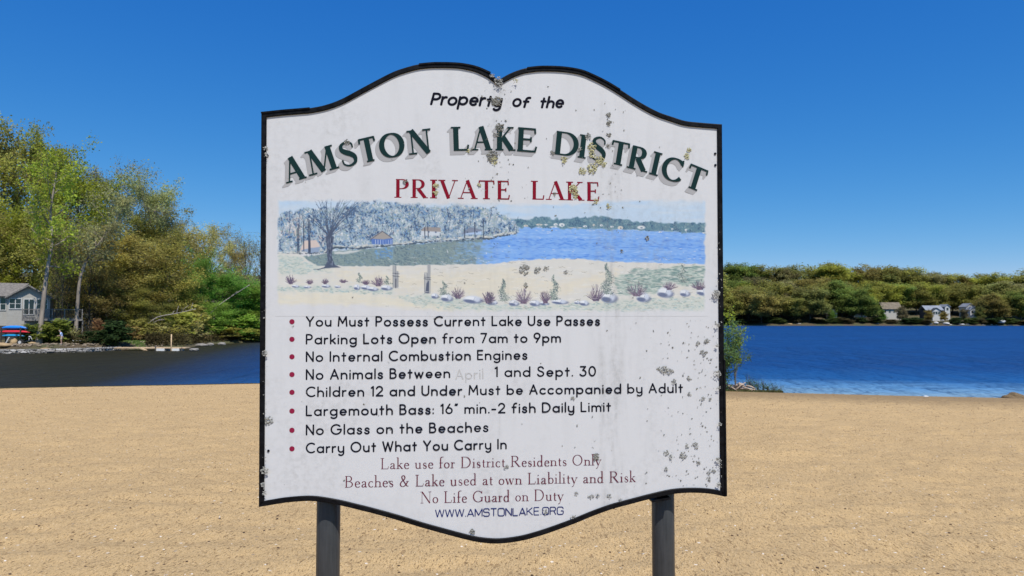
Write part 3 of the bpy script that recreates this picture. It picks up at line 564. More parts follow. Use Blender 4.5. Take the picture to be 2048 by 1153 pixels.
# ------------------------------------------------------------------ the painted lake scene on the board (a wash painting in flat colour)
PX0, PY0, PWW, PHH = 551, 388, 866, 246
class Wash:
    def __init__(s, w, h, col): s.w, s.h = w, h; s.c = np.tile(np.array(col, float), (h, w, 1)); s.rg = np.random.RandomState(11)
    def dab(s, x, y, rx, ry, ang, col, al=.8, soft=.5):
        x -= PX0; y -= PY0; r = max(rx, ry) + 1.5
        x0, x1, y0, y1 = max(0, int(x - r)), min(s.w, int(x + r) + 2), max(0, int(y - r)), min(s.h, int(y + r) + 2)
        if x0 >= x1 or y0 >= y1: return
        X, Y = np.meshgrid(np.arange(x0, x1) - x, np.arange(y0, y1) - y); c, n = math.cos(ang), math.sin(ang)
        q = np.sqrt(((X * c + Y * n) / rx) ** 2 + ((-X * n + Y * c) / ry) ** 2)
        a = np.clip((1 - q) / soft * 1.0 + .35, 0, 1)[..., None] * al
        s.c[y0:y1, x0:x1] = s.c[y0:y1, x0:x1] * (1 - a) + np.array(col, float) * a
    def line(s, pts, w0, w1, col, al=.9):
        P = np.array(pts, float); n = 0
        for a, b in zip(P[:-1], P[1:]): n += np.linalg.norm(b - a)
        done = 0
        for a, b in zip(P[:-1], P[1:]):
            L = np.linalg.norm(b - a); k = max(2, int(L / .7)); an = math.atan2(*(b - a)[::-1])
            for t in np.linspace(0, 1, k):
                w = w0 + (w1 - w0) * (done + t * L) / max(n, 1); q = a + (b - a) * t
                s.dab(q[0], q[1], max(w, .55) + .4, max(w / 2, .42), an, col, al * .8, .8)
            done += L
    def poly(s, pts, col, al=1.0, edge=2.0, wob=2.0):
        P = np.array(pts, float); rg = s.rg; X, Y = np.meshgrid(np.arange(s.w) + PX0, np.arange(s.h) + PY0)
        X = X + wob * vnoise(X / 7, Y / 7, 21) * 2; Y = Y + wob * vnoise(X / 7, Y / 7, 22) * 2
        ins = np.zeros(X.shape, bool); best = np.full(X.shape, 1e9)
        for a, b in zip(P, np.roll(P, -1, 0)):
            cr_ = (a[1] > Y) != (b[1] > Y)
            with np.errstate(divide='ignore', invalid='ignore'): ins ^= cr_ & (X < (b[0] - a[0]) * (Y - a[1]) / (b[1] - a[1]) + a[0])
            ab = b - a; t = np.clip(((X - a[0]) * ab[0] + (Y - a[1]) * ab[1]) / (ab @ ab + 1e-9), 0, 1)
            best = np.minimum(best, np.hypot(X - a[0] - t * ab[0], Y - a[1] - t * ab[1]))
        k = (np.clip(np.where(ins, best, -best) / edge + .5, 0, 1) * al)[..., None]
        s.c = s.c * (1 - k) + np.array(col, float) * k; return ins
WH = (205, 206, 210)
cv = Wash(PWW, PHH, WH); rg = cv.rg
z3 = lambda *p: [(520 + p[i] * .2344, 380 + p[i + 1] * .2344) for i in range(0, len(p), 2)]
z4 = lambda *p: [(980 + p[i] * .2344, 380 + p[i + 1] * .2344) for i in range(0, len(p), 2)]
top = z3(150, 240, 220, 185, 300, 200, 380, 140, 450, 165, 560, 150, 700, 150, 860, 120, 930, 120, 1000, 95, 1100, 118, 1200, 106, 1300, 125, 1400, 128, 1500, 150, 1600, 155, 1700, 112, 1800, 130, 1900, 170) + z4(0, 190, 100, 208, 200, 250, 245, 300)
bot = z4(220, 372, 100, 382, 0, 410) + z3(1900, 405, 1700, 420, 1500, 430, 1300, 450, 1130, 465, 960, 482, 840, 490, 640, 485, 560, 525, 330, 540, 140, 545)
# sky
cv.poly([(553, 400), (800, 393), (1050, 408), (1200, 396), (1413, 402), (1413, 500), (553, 500)], (176, 200, 224), .8, 10, 4)
for _ in range(160):
    cv.dab(rg.uniform(556, 1410), rg.uniform(398, 480), rg.uniform(15, 50), rg.uniform(2, 6), rg.uniform(-.1, .1), [(166, 196, 228), (198, 208, 218), (188, 205, 222), (204, 208, 214)][rg.randint(4)], .28, 1)
# open water on the right, in bands
wr = z3(1790, 640, 1820, 440, 1900, 420) + z4(0, 405, 220, 374, 242, 318, 1000, 338, 1860, 372, 1845, 635, 1000, 612, 600, 588, 300, 600, 0, 640)
cv.poly(wr, (126, 170, 228), 1, 2, 1)
for _ in range(2600):
    zx, zy = rg.uniform(-200, 1860), rg.uniform(325, 625); sk = zx * .012
    band = 1 if (408 < zy - sk * .9 < 500 or 545 < zy - sk * .6 < 590) else 0
    col = [[(140, 178, 230), (118, 162, 226), (158, 190, 232), (104, 150, 222)], [(84, 138, 218), (106, 154, 224), (72, 120, 206), (128, 170, 228)]][band][rg.randint(4)]
    if zx < 200 and zy < 420: continue
    cv.dab(980 + zx * .2344, 380 + zy * .2344, rg.uniform(2, 9), rg.uniform(.5, 1.1), .02, col, .6, .8)
for _ in range(90):
    zx, zy = rg.uniform(0, 1850), rg.choice([345, 355, 420, 520, 600]) + rg.uniform(-18, 18)
    cv.dab(980 + zx * .2344, 380 + zy * .2344, rg.uniform(1, 4), .5, .02, (214, 214, 216), .7)
# sheltered water with reflections
wl = z3(250, 600, 330, 575, 560, 545, 650, 520, 840, 505, 1000, 500, 1300, 465, 1900, 415, 1840, 640, 1300, 648, 780, 655, 640, 640, 480, 650)
ins = cv.poly(wl, (122, 142, 146), 1, 2, 1.5)
for _ in range(260):
    x, y = 520 + (1810 + rg.normal() * 75) * .2344, rg.uniform(484, 529)
    if y > 481 + max(0, 950 - x) * .12: cv.dab(x, y, rg.uniform(3, 9), rg.uniform(.8, 2.2), rg.uniform(-.1, .1), [(126, 168, 214), (116, 146, 172), (124, 152, 164), (132, 174, 226)][rg.randint(4)], .55, .9)
for _ in range(2400):
    zx, zy = rg.uniform(300, 1840), rg.uniform(430, 645); px, py = 520 + zx * .2344, 380 + zy * .2344
    if not ins[min(PHH - 1, int(py - PY0)), int(px - PX0)]: continue
    col = [(112, 134, 138), (132, 152, 150), (96, 120, 132), (148, 164, 160), (84, 106, 124), (120, 148, 168)][rg.randint(6)]
    if 985 < zx < 1135 and zy < 585: col = [(96, 148, 206), (124, 170, 214), (84, 128, 184)][rg.randint(3)]
    if (1150 < zx < 1330 and rg.rand() < .4) or zy < 445 + max(0, 1500 - zx) * .06: col = [(74, 92, 112), (90, 112, 126)][rg.randint(2)]
    cv.dab(px, py, rg.uniform(1, 4), rg.uniform(.6, 1.4), rg.choice([0, 0, 1.5, .6]), col, .55, .7)
# wooded point
ins = cv.poly(top + bot, (146, 166, 184), .92, 6, 6)
TC = [(122, 148, 174), (88, 120, 156), (58, 84, 122), (172, 186, 194), (204, 211, 216), (186, 198, 204), (146, 164, 166), (96, 138, 184), (150, 170, 176), (196, 186, 182), (44, 66, 102), (136, 156, 150), (214, 218, 220)]
for _ in range(8000):
    x, y = rg.uniform(553, 1042), rg.uniform(398, 510); xi, yi = int(x - PX0), int(y - PY0)
    if not ins[yi, xi] and rg.rand() > .02: continue
    kk = vnoise(np.array([x / 11]), np.array([y / 9]), 31)[0]; up = min(1, yi / 100)
    w = np.array([1.2, 1.5, 1.1 + up, .8, .6, .6, .9, 1.5, 1, .4, .6 + .9 * up, 1, .45]); kk *= 1.7; w[[2, 10, 1, 7]] *= max(.06, 1 - 3.2 * kk); w[[3, 4, 12, 5]] *= max(.06, 1 + 3.4 * kk)
    cv.dab(x, y, rg.uniform(1.1, 3.6), rg.uniform(.7, 1.5), rg.uniform(0, PI), TC[rg.choice(13, p=w / w.sum())], .8, .6)
for cx, cy, n in ((585, 465, 90), (640, 480, 60), (592, 440, 60)):
    for _ in range(n): cv.dab(cx + rg.normal() * 14, cy + rg.normal() * 9, 1.6, 1, rg.uniform(0, 3), [(206, 186, 178), (196, 172, 166)][rg.randint(2)], .5)
for _ in range(150):                         # thin dark trunks and twigs
    x, y = rg.uniform(560, 1035), rg.uniform(425, 480)
    if not ins[int(y - PY0), int(x - PX0)]: continue
    a = rg.uniform(-.35, .35); L = rg.uniform(6, 24); cv.line([(x, y + L / 2), (x + a * L * .5, y), (x + a * L, y - L / 2)], 1.1, .5, (58, 74, 104), .75)
b_ = bot[::-1]
for _ in range(900):                         # pale bank over a dark waterline
    k = rg.uniform(0, len(b_) - 1.001); i = int(k); q = np.array(b_[i]) * (1 - k + i) + np.array(b_[i + 1]) * (k - i)
    dark = rg.rand() < .45
    cv.dab(q[0], q[1] + (rg.uniform(0, 3.5) if dark else rg.uniform(-3.5, 1)), rg.uniform(1, 4.5), rg.uniform(.5, 1.2), rg.uniform(-.2, .1), [(48, 62, 84), (74, 88, 100)][rg.randint(2)] if dark else [(214, 214, 210), (196, 198, 194), (164, 172, 170)][rg.randint(3)], .7)
# cottages on the point
def hut(roof, wall, rc, wc):
    cv.poly(wall, wc, .95, 1.2, .3); cv.poly(roof, rc, .95, 1.2, .3)
hut(z3(938, 418, 1045, 350, 1132, 412, 1050, 424), z3(950, 420, 1050, 370, 1130, 415, 1132, 465, 955, 466), (158, 152, 146), (84, 116, 182))
for zx in range(985, 1130, 22): cv.line(z3(zx, 430, zx, 462), .9, .9, (196, 208, 224), .8)
cv.line(z3(945, 424, 1045, 355, 1135, 418), 1.2, 1.2, (62, 66, 96), .8)
hut(z3(340, 520, 380, 435, 480, 428, 515, 488, 430, 496), z3(345, 515, 390, 480, 512, 486, 500, 530, 420, 540), (204, 188, 182), (138, 156, 184))
hut(z3(1370, 350, 1400, 318, 1540, 322, 1545, 360), z3(1375, 350, 1540, 350, 1530, 392, 1370, 392), (150, 142, 140), (196, 204, 214))
hut(z3(1712, 378, 1790, 318, 1890, 340, 1900, 352), z3(1740, 372, 1800, 330, 1890, 350, 1890, 382, 1740, 384), (120, 130, 150), (168, 192, 224))
for x0, y0 in ((1440, 360), (1500, 362), (1770, 362), (1850, 360)): cv.dab(*z3(x0, y0)[0], 2, 1.6, 0, (54, 74, 112), .8)
for zx in (318, 330, 372, 412, 425, 1405, 1432, 1745, 1832, 1905): cv.line(z3(zx, rg.uniform(250, 330), zx + 3, rg.uniform(400, 420) + (120 if zx < 500 else 0)), 1.5, 1.8, (48, 60, 84), .8)
cv.poly(z3(630, 530, 700, 525, 830, 515, 870, 520, 760, 545, 640, 550), (206, 208, 208), .8, 2, 1)
# far shore
ft = z4(200, 258, 350, 246, 420, 240, 600, 250, 780, 236, 950, 224, 1060, 240, 1100, 252, 1250, 276, 1400, 268, 1480, 290, 1600, 280, 1740, 284, 1862, 276, 1862, 372, 1500, 352, 1200, 346, 1000, 338, 700, 328, 500, 322, 240, 320)
ins = cv.poly(ft, (94, 128, 146), 1, 3, 3)
for _ in range(1900):
    x, y = rg.uniform(1024, 1414), rg.uniform(430, 468)
    if not ins[int(y - PY0), int(x - PX0)]: continue
    kk = vnoise(np.array([x / 9]), np.array([y / 7]), 33)[0]
    cv.dab(x, y, rg.uniform(.8, 2.4), rg.uniform(.6, 1.2), rg.uniform(0, 3), [(120, 150, 158), (104, 138, 148), (144, 168, 172), (84, 118, 142)][rg.randint(4)] if kk > -.06 else [(44, 76, 112), (60, 92, 124), (74, 106, 134)][rg.randint(3)], .65)
for zx, zy, w, h in ((305, 308, 20, 9), (420, 298, 30, 8), (478, 298, 14, 7), (560, 297, 18, 12), (612, 300, 26, 16), (730, 324, 60, 4), (810, 312, 18, 9), (885, 302, 10, 10), (950, 304, 14, 9), (1040, 316, 16, 8), (1112, 325, 24, 16), (1290, 322, 36, 16), (1555, 335, 10, 7), (1672, 343, 10, 10), (1830, 368, 22, 6), (425, 320, 24, 4), (540, 318, 40, 4), (1450, 362, 14, 5)):
    cv.dab(*z4(zx, zy)[0], w * .2344, h * .2344, 0, [(222, 224, 226), (214, 206, 194)][rg.randint(2)], .92, .4)
    cv.dab(*z4(zx + 3, zy + h * .2)[0], w * .08, h * .1, 0, (70, 96, 128), .7)
# sand and garden strip in front
snd = z3(140, 545, 330, 545, 480, 648, 640, 648, 800, 652, 1300, 646, 1800, 636) + z4(0, 632, 300, 600, 600, 585, 740, 590, 1000, 612, 1845, 640, 1850, 1040, 0, 1040) + z3(1900, 1050, 140, 1000)
cv.poly(snd, (206, 205, 201), 1, 2, 1.5)
cv.poly(z3(640, 700, 1200, 730, 1500, 720, 2048, 690) + z4(200, 690, 420, 780, 0, 930) + z3(1500, 850, 1200, 840, 700, 770), (212, 206, 190), .7, 14, 8)
cv.poly(z3(150, 880, 900, 880, 1300, 960, 2000, 1010) + z4(0, 1030, 100, 1060) + z3(1400, 1040, 600, 1010, 150, 1000), (214, 209, 194), .85, 12, 6)
cv.poly(z4(100, 830, 600, 780, 950, 720, 1100, 700, 1100, 780, 800, 830, 640, 900, 120, 900), (214, 206, 188), .6, 12, 8)
for _ in range(900):
    x, y = rg.uniform(556, 1412), rg.uniform(535, 622)
    cv.dab(x, y, rg.uniform(4, 16), rg.uniform(.8, 3), rg.uniform(-.08, .08), [(214, 213, 210), (206, 200, 186), (220, 212, 190), (200, 204, 202)][rg.randint(4)], .3, 1)
G_ = [(164, 182, 180), (142, 168, 170), (184, 196, 188), (128, 152, 152), (202, 206, 198), (152, 182, 190)]
def grass(poly, n, dens=.6):
    P = np.array(poly); ins = cv.poly(poly, (186, 196, 190), .55, 8, 6)
    x0, x1, y0, y1 = P[:, 0].min(), P[:, 0].max(), P[:, 1].min(), P[:, 1].max(); k = 0
    while k < n:
        x, y = rg.uniform(x0, x1), rg.uniform(y0, y1); k += 1
        if ins[min(PHH - 1, int(y - PY0)), min(PWW - 1, int(x - PX0))]: cv.dab(x, y, rg.uniform(1, 5), rg.uniform(.5, 1.2), rg.uniform(-.4, .4), G_[rg.randint(6)], dens)
grass(z3(145, 560, 330, 570, 480, 650, 620, 690, 400, 710, 145, 720), 500, .4); grass(z3(145, 820, 600, 830, 1130, 850, 1120, 890, 700, 870, 145, 860), 500)
grass(z3(1150, 900, 1500, 890, 2048, 970) + z4(400, 985, 870, 960, 1850, 900, 1850, 1040, 1400, 1040, 600, 1030, 0, 1040) + z3(1700, 1030, 1300, 970), 1500)
ins = cv.poly(z4(1060, 730, 1250, 690, 1700, 650, 1850, 650, 1850, 800, 1500, 800, 1420, 870, 1300, 900, 1090, 890), (176, 190, 184), .8, 6, 6)
for _ in range(1500):
    x, y = rg.uniform(1225, 1412), rg.uniform(532, 590)
    if ins[int(y - PY0), int(x - PX0)]: cv.dab(x, y, rg.uniform(2, 8), rg.uniform(.5, 1.4), 0, [(104, 132, 132), (132, 156, 150), (88, 118, 122), (160, 178, 170), (210, 210, 204)][rg.randint(5)], .55)
# big bare tree
BK = (70, 82, 106)
cv.poly(z3(545, 672, 575, 610, 570, 480, 560, 400, 600, 380, 632, 400, 620, 500, 612, 580, 640, 640, 690, 662, 600, 668), BK, .95, 1.5, 1)
for _ in range(60): cv.dab(520 + rg.uniform(575, 625) * .2344, 380 + rg.uniform(400, 650) * .2344, .6, 3, .05, [(120, 134, 160), (160, 170, 190), (40, 48, 66)][rg.randint(3)], .6)
cv.line(z3(600, 650, 540, 668, 500, 680, 460, 678), 3, 1, BK)
for tip in ((490, 62), (470, 95), (520, 60), (545, 110), (610, 75), (640, 165), (690, 65), (720, 68), (750, 75), (800, 60), (862, 62), (850, 95), (862, 145), (800, 180), (848, 225), (850, 270), (480, 275), (430, 235), (318, 190), (380, 160), (560, 60), (660, 110), (880, 90), (740, 130)):
    tx, ty = tip; f = 1 if tx > 590 else -1; m_ = (590 + (tx - 590) * .33 + f * 6, 380 + (ty - 380) * .5 + 25)
    q = cr([(592, 400), m_, (590 + (tx - 590) * .72, 380 + (ty - 380) * .8 + 10), tip], 4)
    cv.line([z3(*p_)[0] for p_ in q], 1.5, .4, BK, .75)
    for _ in range(3):
        k = rg.randint(3, len(q) - 2); a = q[k]; e = a + (q[-1] - q[k]) * .5 + rg.uniform(-45, 45, 2); cv.line(z3(a[0], a[1], e[0], e[1]), .8, .4, (70, 88, 116), .7)
cv.line(z3(422, 540, 420, 420, 430, 350, 470, 310), 2.0, .6, BK); cv.line(z3(425, 400, 380, 300, 320, 195), 1, .5, BK)
# two timber posts
for zx, y0, y1, w in ((1148, 642, 838, 26), (1170, 690, 838, 20), (1440, 634, 884, 26), (1416, 704, 884, 24)):
    cv.poly(z3(zx - w / 2, y1, zx - w / 2, y0 + 6, zx, y0, zx + w / 2, y0 + 6, zx + w / 2, y1), (170, 173, 176), .95, 1, .4)
    for k in (-.5, .1, .5): cv.line(z3(zx + k * w, y0 + 8, zx + k * w, y1), .7, .7, (90, 96, 110), .75)
for zx, zy in ((1160, 712), (1160, 735), (1428, 745), (1428, 760)): cv.line(z3(zx - 26, zy, zx + 26, zy + 6), 1.2, 1.2, (70, 76, 92), .8)
cv.poly(z3(1420, 800, 1440, 770, 1440, 884, 1410, 884), (66, 74, 98), .8, 1, .4); cv.poly(z3(1150, 760, 1165, 760, 1165, 838, 1150, 838), (96, 100, 112), .8, 1, .4)
# rocks, dwarf conifers, spiky purple shrubs
def rock(p, w, h):
    x, y = p; j = rg.uniform(.75, 1.15); w *= j; h *= rg.uniform(.95, 1.4); cv.dab(x + w * .2, y + h * .35, w * 1.05, h * .8, 0, (84, 96, 130), .8, .4); cv.dab(x, y, w, h, 0, (196, 204, 220), .95, .4); cv.dab(x - w * .2, y - h * .3, w * .6, h * .5, 0, (220, 224, 230), .9)
    cv.dab(x - w * .25, y + h * .5, w * .7, h * .45, .15, (78, 90, 124), .8); cv.line([(x + w * .3, y - h * .5), (x + w * .1, y + h * .5)], .8, .5, (120, 130, 158), .7)
for zx, zy, w, h in ((300, 822, 34, 12), (400, 828, 36, 10), (560, 820, 40, 12), (660, 826, 30, 8), (825, 830, 34, 22), (900, 832, 40, 16), (960, 845, 50, 14), (1075, 835, 55, 22), (1490, 905, 36, 22), (1590, 920, 50, 24), (1810, 935, 75, 26), (1970, 960, 40, 16)): rock(z3(zx, zy)[0], w * .2344, h * .2344)
for zx, zy, w, h in ((30, 960, 35, 16), (200, 965, 40, 20), (380, 965, 40, 20), (460, 968, 40, 16), (590, 955, 60, 20), (800, 965, 50, 22), (1010, 912, 60, 36), (1305, 915, 72, 38), (1490, 875, 60, 34), (1660, 880, 46, 30), (1810, 870, 50, 32), (740, 960, 26, 14)): rock(z4(zx, zy)[0], w * .2344, h * .2344)
def cone(p, w, h):
    x, y = p
    for _ in range(int(w * h * 1.3)):
        t = rg.rand() ** 1.2; xx = rg.normal() * .55 * w * (1 - t) ** .8 + w * .25 * math.sin(t * 9 + x); cv.dab(x + xx, y - t * h, rg.uniform(.5, 1.3), rg.uniform(.5, 1), rg.uniform(0, 3), [(116, 134, 130), (158, 170, 158), (88, 106, 112), (186, 192, 182), (70, 84, 98)][rg.randint(5)], .75)
for zx, zy, w, h in ((850, 795, 26, 88), (1085, 808, 30, 70), (1570, 895, 44, 118)): cone(z3(zx, zy)[0], w * .2344, h * .2344)
for zx, zy, w, h in ((110, 950, 44, 190), (550, 940, 44, 215), (1005, 890, 58, 265), (1640, 790, 44, 150)): cone(z4(zx, zy)[0], w * .2344, h * .2344)
def spike(p, w, h):
    x, y = p
    w *= 1.15; h *= 1.1
    for _ in range(46):
        a = rg.uniform(-1.35, 1.35); L = rg.uniform(.6, 1.05); cv.line([(x + rg.uniform(-.3, .3) * w, y), (x + math.sin(a) * w * L * .7, y - math.cos(a) * h * L * .6), (x + math.sin(a) * w * L, y - math.cos(a) * h * L)], 1.2, .5, [(96, 86, 112), (76, 70, 94), (128, 116, 138), (110, 92, 108)][rg.randint(4)], .7)
for zx, zy, w, h in ((262, 800, 48, 66), (425, 802, 30, 36), (556, 800, 30, 36), (708, 790, 40, 22), (905, 806, 36, 34), (1010, 818, 56, 76), (1690, 925, 58, 88), (1950, 965, 64, 96)): spike(z3(zx, zy)[0], w * .2344, h * .2344)
for zx, zy, w, h in ((0, 960, 46, 80), (285, 968, 76, 118), (470, 965, 56, 100), (905, 945, 76, 120), (1250, 905, 92, 112), (1530, 850, 62, 56), (1790, 850, 72, 76)): spike(z4(zx, zy)[0], w * .2344, h * .2344)
for _ in range(260):                         # cracked, lifting paint: short dark and light hairlines
    x, y = rg.uniform(760, 1410), rg.uniform(515, 630); n = 4; q = [(x + k * rg.uniform(2, 4), y + rg.uniform(-1.4, 1.4)) for k in range(n)]
    cv.line(q, .5, .4, [(126, 124, 118), (222, 222, 222)][rg.randint(2)], .6)
# ragged fade to the white board all round
X, Y = np.meshgrid(np.arange(PWW) + PX0, np.arange(PHH) + PY0)
wobx, woby = vnoise(X / 9, Y / 9, 41) * 5, vnoise(X / 11, Y / 9, 42) * 6
lo = 398 + 8 * np.clip((X - 790) / 20, 0, 1) * np.clip((1215 - X) / 20, 0, 1)
hi = 613 + np.interp(X, [553, 760, 860, 1413], [0, 2, 13, 13])
al = np.clip((X - 554 + wobx) / 5, 0, 1) * np.clip((1411.5 - X + wobx) / 4, 0, 1) * np.clip((Y - lo + woby) / 7, 0, 1) * np.clip((hi - Y + woby) / 8, 0, 1)
img = cv.c * al[..., None] + np.array(WH) * (1 - al[..., None]); img = np.clip(img, 0, 255)
L_ = np.where(img / 255 <= .04045, img / 255 / 12.92, ((img / 255 + .055) / 1.055) ** 2.4)
L_ = L_ / np.array(lin(*WH)) * np.array(WHITE)
row = [[sp(PX0 + i * (PWW - 1) / 40, PY0 + j * (PHH - 1) / 20) for i in range(41)] for j in range(21)]; gr = np.array(row)
fi, fj = np.linspace(0, 40, PWW), np.linspace(0, 20, PHH)
UU = np.stack([np.interp(fi, np.arange(41), gr[j, :, 0]) for j in range(21)]); VV = np.stack([np.interp(fi, np.arange(41), gr[j, :, 1]) for j in range(21)])
UU = np.stack([np.interp(fj, np.arange(21), UU[:, i]) for i in range(PWW)], 1); VV = np.stack([np.interp(fj, np.arange(21), VV[:, i]) for i in range(PWW)], 1)
I = np.arange(PWW * PHH).reshape(PHH, PWW)
Fq = np.stack([I[:-1, :-1], I[1:, :-1], I[1:, 1:], I[:-1, 1:]], -1).reshape(-1, 4)
m, nt, p = nmat('painted_wash'); a = add(nt, 'ShaderNodeAttribute', attribute_name='paint')
c, nn = grime(nt, a.outputs['Color']); lk(nt, c, p.inputs['Base Color']); p.inputs['Roughness'].default_value = .6; p.inputs['Specular IOR Level'].default_value = .25
lk(nt, bump(nt, nn, .3, .0012), p.inputs['Normal'])
mesh_obj('painted_scene', np.stack([UU, 0 * UU - .0003, VV], -1).reshape(-1, 3), Fq, m, panel, False, {'paint': ('POINT', np.concatenate([L_.reshape(-1, 3), np.ones((PWW * PHH, 1))], 1))})

# ------------------------------------------------------------------ lichen on the board
def lichen_mat(name, c1, c2, c3):
    m, nt, p = nmat(name); v = coords(nt); n1, n2 = noise(nt, v, 330, 4, .7), noise(nt, v, 90, 3, .6)
    c = mix(nt, ramp(nt, n1, [(.36, 0), (.62, 1)]), c1, c2); c = mix(nt, ramp(nt, n2, [(.55, 0), (.7, .8)]), c, c3)
    lk(nt, c, p.inputs['Base Color']); p.inputs['Roughness'].default_value = .95; return m
LG = lichen_mat('grey_lichen', (.13, .13, .12), (.46, .46, .43), (.28, .28, .265)); LY = lichen_mat('yellow_green_lichen', (.22, .20, .09), (.60, .58, .34), (.48, .47, .33)); LD = lichen_mat('dark_lichen', (.07, .07, .06), (.34, .335, .30), (.17, .17, .15))
def flakes(Vs, Fs, c, rad, n, rg, size, lift):
    for _ in range(n):
        a = rg.uniform(0, 6.28); r = rad * rg.uniform(0, 1) ** .55; q = np.array([c[0] + math.cos(a) * r * rg.uniform(.8, 1.2), c[1] + math.sin(a) * r])
        s = size * rg.uniform(.5, 1.3); k = rg.randint(5, 8); b = len(Vs); y0 = -.0008 - rg.uniform(0, lift)
        tilt = rg.uniform(-.6, .6), rg.uniform(-.6, .6)
        for j in range(k):
            t = 6.283 * j / k + rg.uniform(-.3, .3); e = s * rg.uniform(.6, 1.25); dx, dz = e * math.cos(t), e * math.sin(t) * .8
            Vs.append((q[0] + dx, min(-.0009, y0 + tilt[0] * dx + tilt[1] * dz), q[1] + dz))
        Vs.append((q[0], y0 - .35 * s, q[1])); Fs += [(b + j, b + (j + 1) % k, b + k) for j in range(k)]
BIG = [(993, 203, 12, 'D', 60), (985, 313, 13, 'D', 60), (988, 322, 9, 'Y', 30), (1000, 255, 11, 'D', 40), (993, 270, 7, 'G', 20), (1183, 295, 10, 'Y', 46), (1184, 310, 8, 'Y', 26), (1199, 322, 11, 'Y', 44), (1185, 338, 13, 'Y', 50), (1165, 342, 9, 'Y', 34), (1207, 328, 8, 'Y', 26), (1128, 320, 8, 'Y', 30),
       (1104, 307, 6, 'D', 18), (1175, 273, 8, 'G', 26), (1160, 300, 6, 'G', 14), (1378, 300, 6, 'Y', 22), (1374, 313, 7, 'Y', 26), (1147, 380, 11, 'Y', 60), (1150, 392, 7, 'Y', 20), (1217, 413, 6, 'Y', 18), (872, 372, 6, 'Y', 22), (871, 386, 6, 'Y', 20), (957, 370, 5, 'Y', 16), (811, 364, 5, 'D', 16), (694, 285, 6, 'D', 22), (1192, 403, 6, 'Y', 14), (1108, 388, 5, 'D', 12),
       (1217, 230, 5, 'D', 18), (1218, 247, 6, 'D', 24), (1217, 270, 5, 'D', 18), (1215, 292, 4, 'D', 12), (944, 298, 5, 'G', 16), (936, 303, 4, 'Y', 10), (1049, 540, 12, 'G', 46), (1075, 540, 8, 'G', 26), (1092, 537, 6, 'G', 16), (1132, 545, 5, 'G', 14), (1051, 571, 5, 'G', 14), (1294, 477, 5, 'D', 16), (1244, 503, 4, 'D', 10),
       (1430, 588, 9, 'G', 44), (1328, 740, 9, 'G', 40), (1338, 743, 8, 'G', 30), (1319, 739, 6, 'G', 20), (1348, 763, 6, 'G', 18), (1396, 687, 5, 'G', 18), (1413, 683, 7, 'G', 24), (1407, 706, 8, 'G', 30), (1377, 757, 5, 'G', 14), (1379, 788, 5, 'G', 16), (1405, 798, 5, 'G', 16), (1419, 798, 4, 'G', 10), (1146, 797, 5, 'G', 14), (1391, 892, 8, 'G', 26), (1373, 892, 5, 'G', 14), (1333, 905, 6, 'G', 18), (1366, 911, 9, 'G', 30), (1341, 914, 5, 'G', 12),
       (1396, 925, 5, 'G', 12), (1427, 943, 5, 'G', 12), (1417, 946, 4, 'G', 10), (1417, 958, 6, 'G', 14), (1434, 968, 5, 'G', 12), (1435, 920, 7, 'G', 20), (1192, 914, 8, 'D', 40), (1013, 934, 5, 'G', 16), (1091, 1023, 6, 'G', 18), (1153, 988, 5, 'G', 14), (1182, 993, 6, 'G', 16), (1194, 991, 5, 'G', 12), (1218, 992, 5, 'G', 12), (1332, 938, 4, 'G', 9),
       (538, 842, 10, 'G', 44), (531, 706, 6, 'G', 24), (530, 940, 8, 'G', 30), (528, 968, 5, 'G', 16), (530, 985, 5, 'G', 14), (533, 300, 5, 'G', 18), (533, 312, 5, 'G', 16), (1434, 650, 5, 'G', 16), (1434, 747, 7, 'G', 24), (1437, 848, 4, 'G', 10), (997, 165, 11, 'G', 40), (985, 153, 6, 'G', 18), (1148, 1036, 7, 'G', 22), (1241, 1000, 4, 'G', 10), (944, 1064, 6, 'D', 24), (1030, 163, 6, 'Y', 10), (1432, 690, 4, 'G', 10), (1436, 775, 4, 'G', 8), (866, 1003, 0, 'G', 0)]
rgl = random.Random(5)
for x, y, r_, kd, n in BIG:
    if not n: continue
    Vs, Fs = [], []; flakes(Vs, Fs, sp(x, y), r_ * UPX * .86, int(n * 1.3), rgl, 1.2 * UPX + r_ * .055 * UPX, .0022)
    if x < 536 or x > 1428 or y < 168: Vs = [(a_, b_ - .0062, c_) for a_, b_, c_ in Vs]
    mesh_obj('lichen_patch', Vs, Fs, {'G': LG, 'Y': LY, 'D': LD}[kd], panel)
Vs, Fs = [], []
def inside(px, py): return 536 < px < 1434 and py > np.interp(px, [534, 650, 780, 870, 997, 1080, 1200, 1330, 1434], [242, 224, 160, 142, 185, 150, 172, 248, 262]) and py < np.interp(px, [534, 640, 830, 997, 1150, 1320, 1434], [995, 985, 1035, 1070, 1030, 980, 978])
for _ in range(420):
    k = rgl.random()
    if k < .42: x, y = 1434 - abs(rgl.gauss(0, 75)), rgl.uniform(640, 985)
    elif k < .62: x, y = rgl.gauss(1000, 26), rgl.uniform(165, 420)
    elif k < .78: x, y = rgl.gauss(1220, 40), rgl.uniform(200, 480)
    else: x, y = rgl.uniform(540, 1430), rgl.uniform(150, 1060)
    if inside(x, y): flakes(Vs, Fs, sp(x, y), rgl.uniform(.4, 2.2) * UPX, rgl.choice([1, 1, 2, 3, 4]), rgl, rgl.uniform(.5, 1.5) * UPX, .0008)
tag(mesh_obj('lichen_specks', Vs, Fs, LD, panel), kind='stuff')
Vs, Fs = [], []
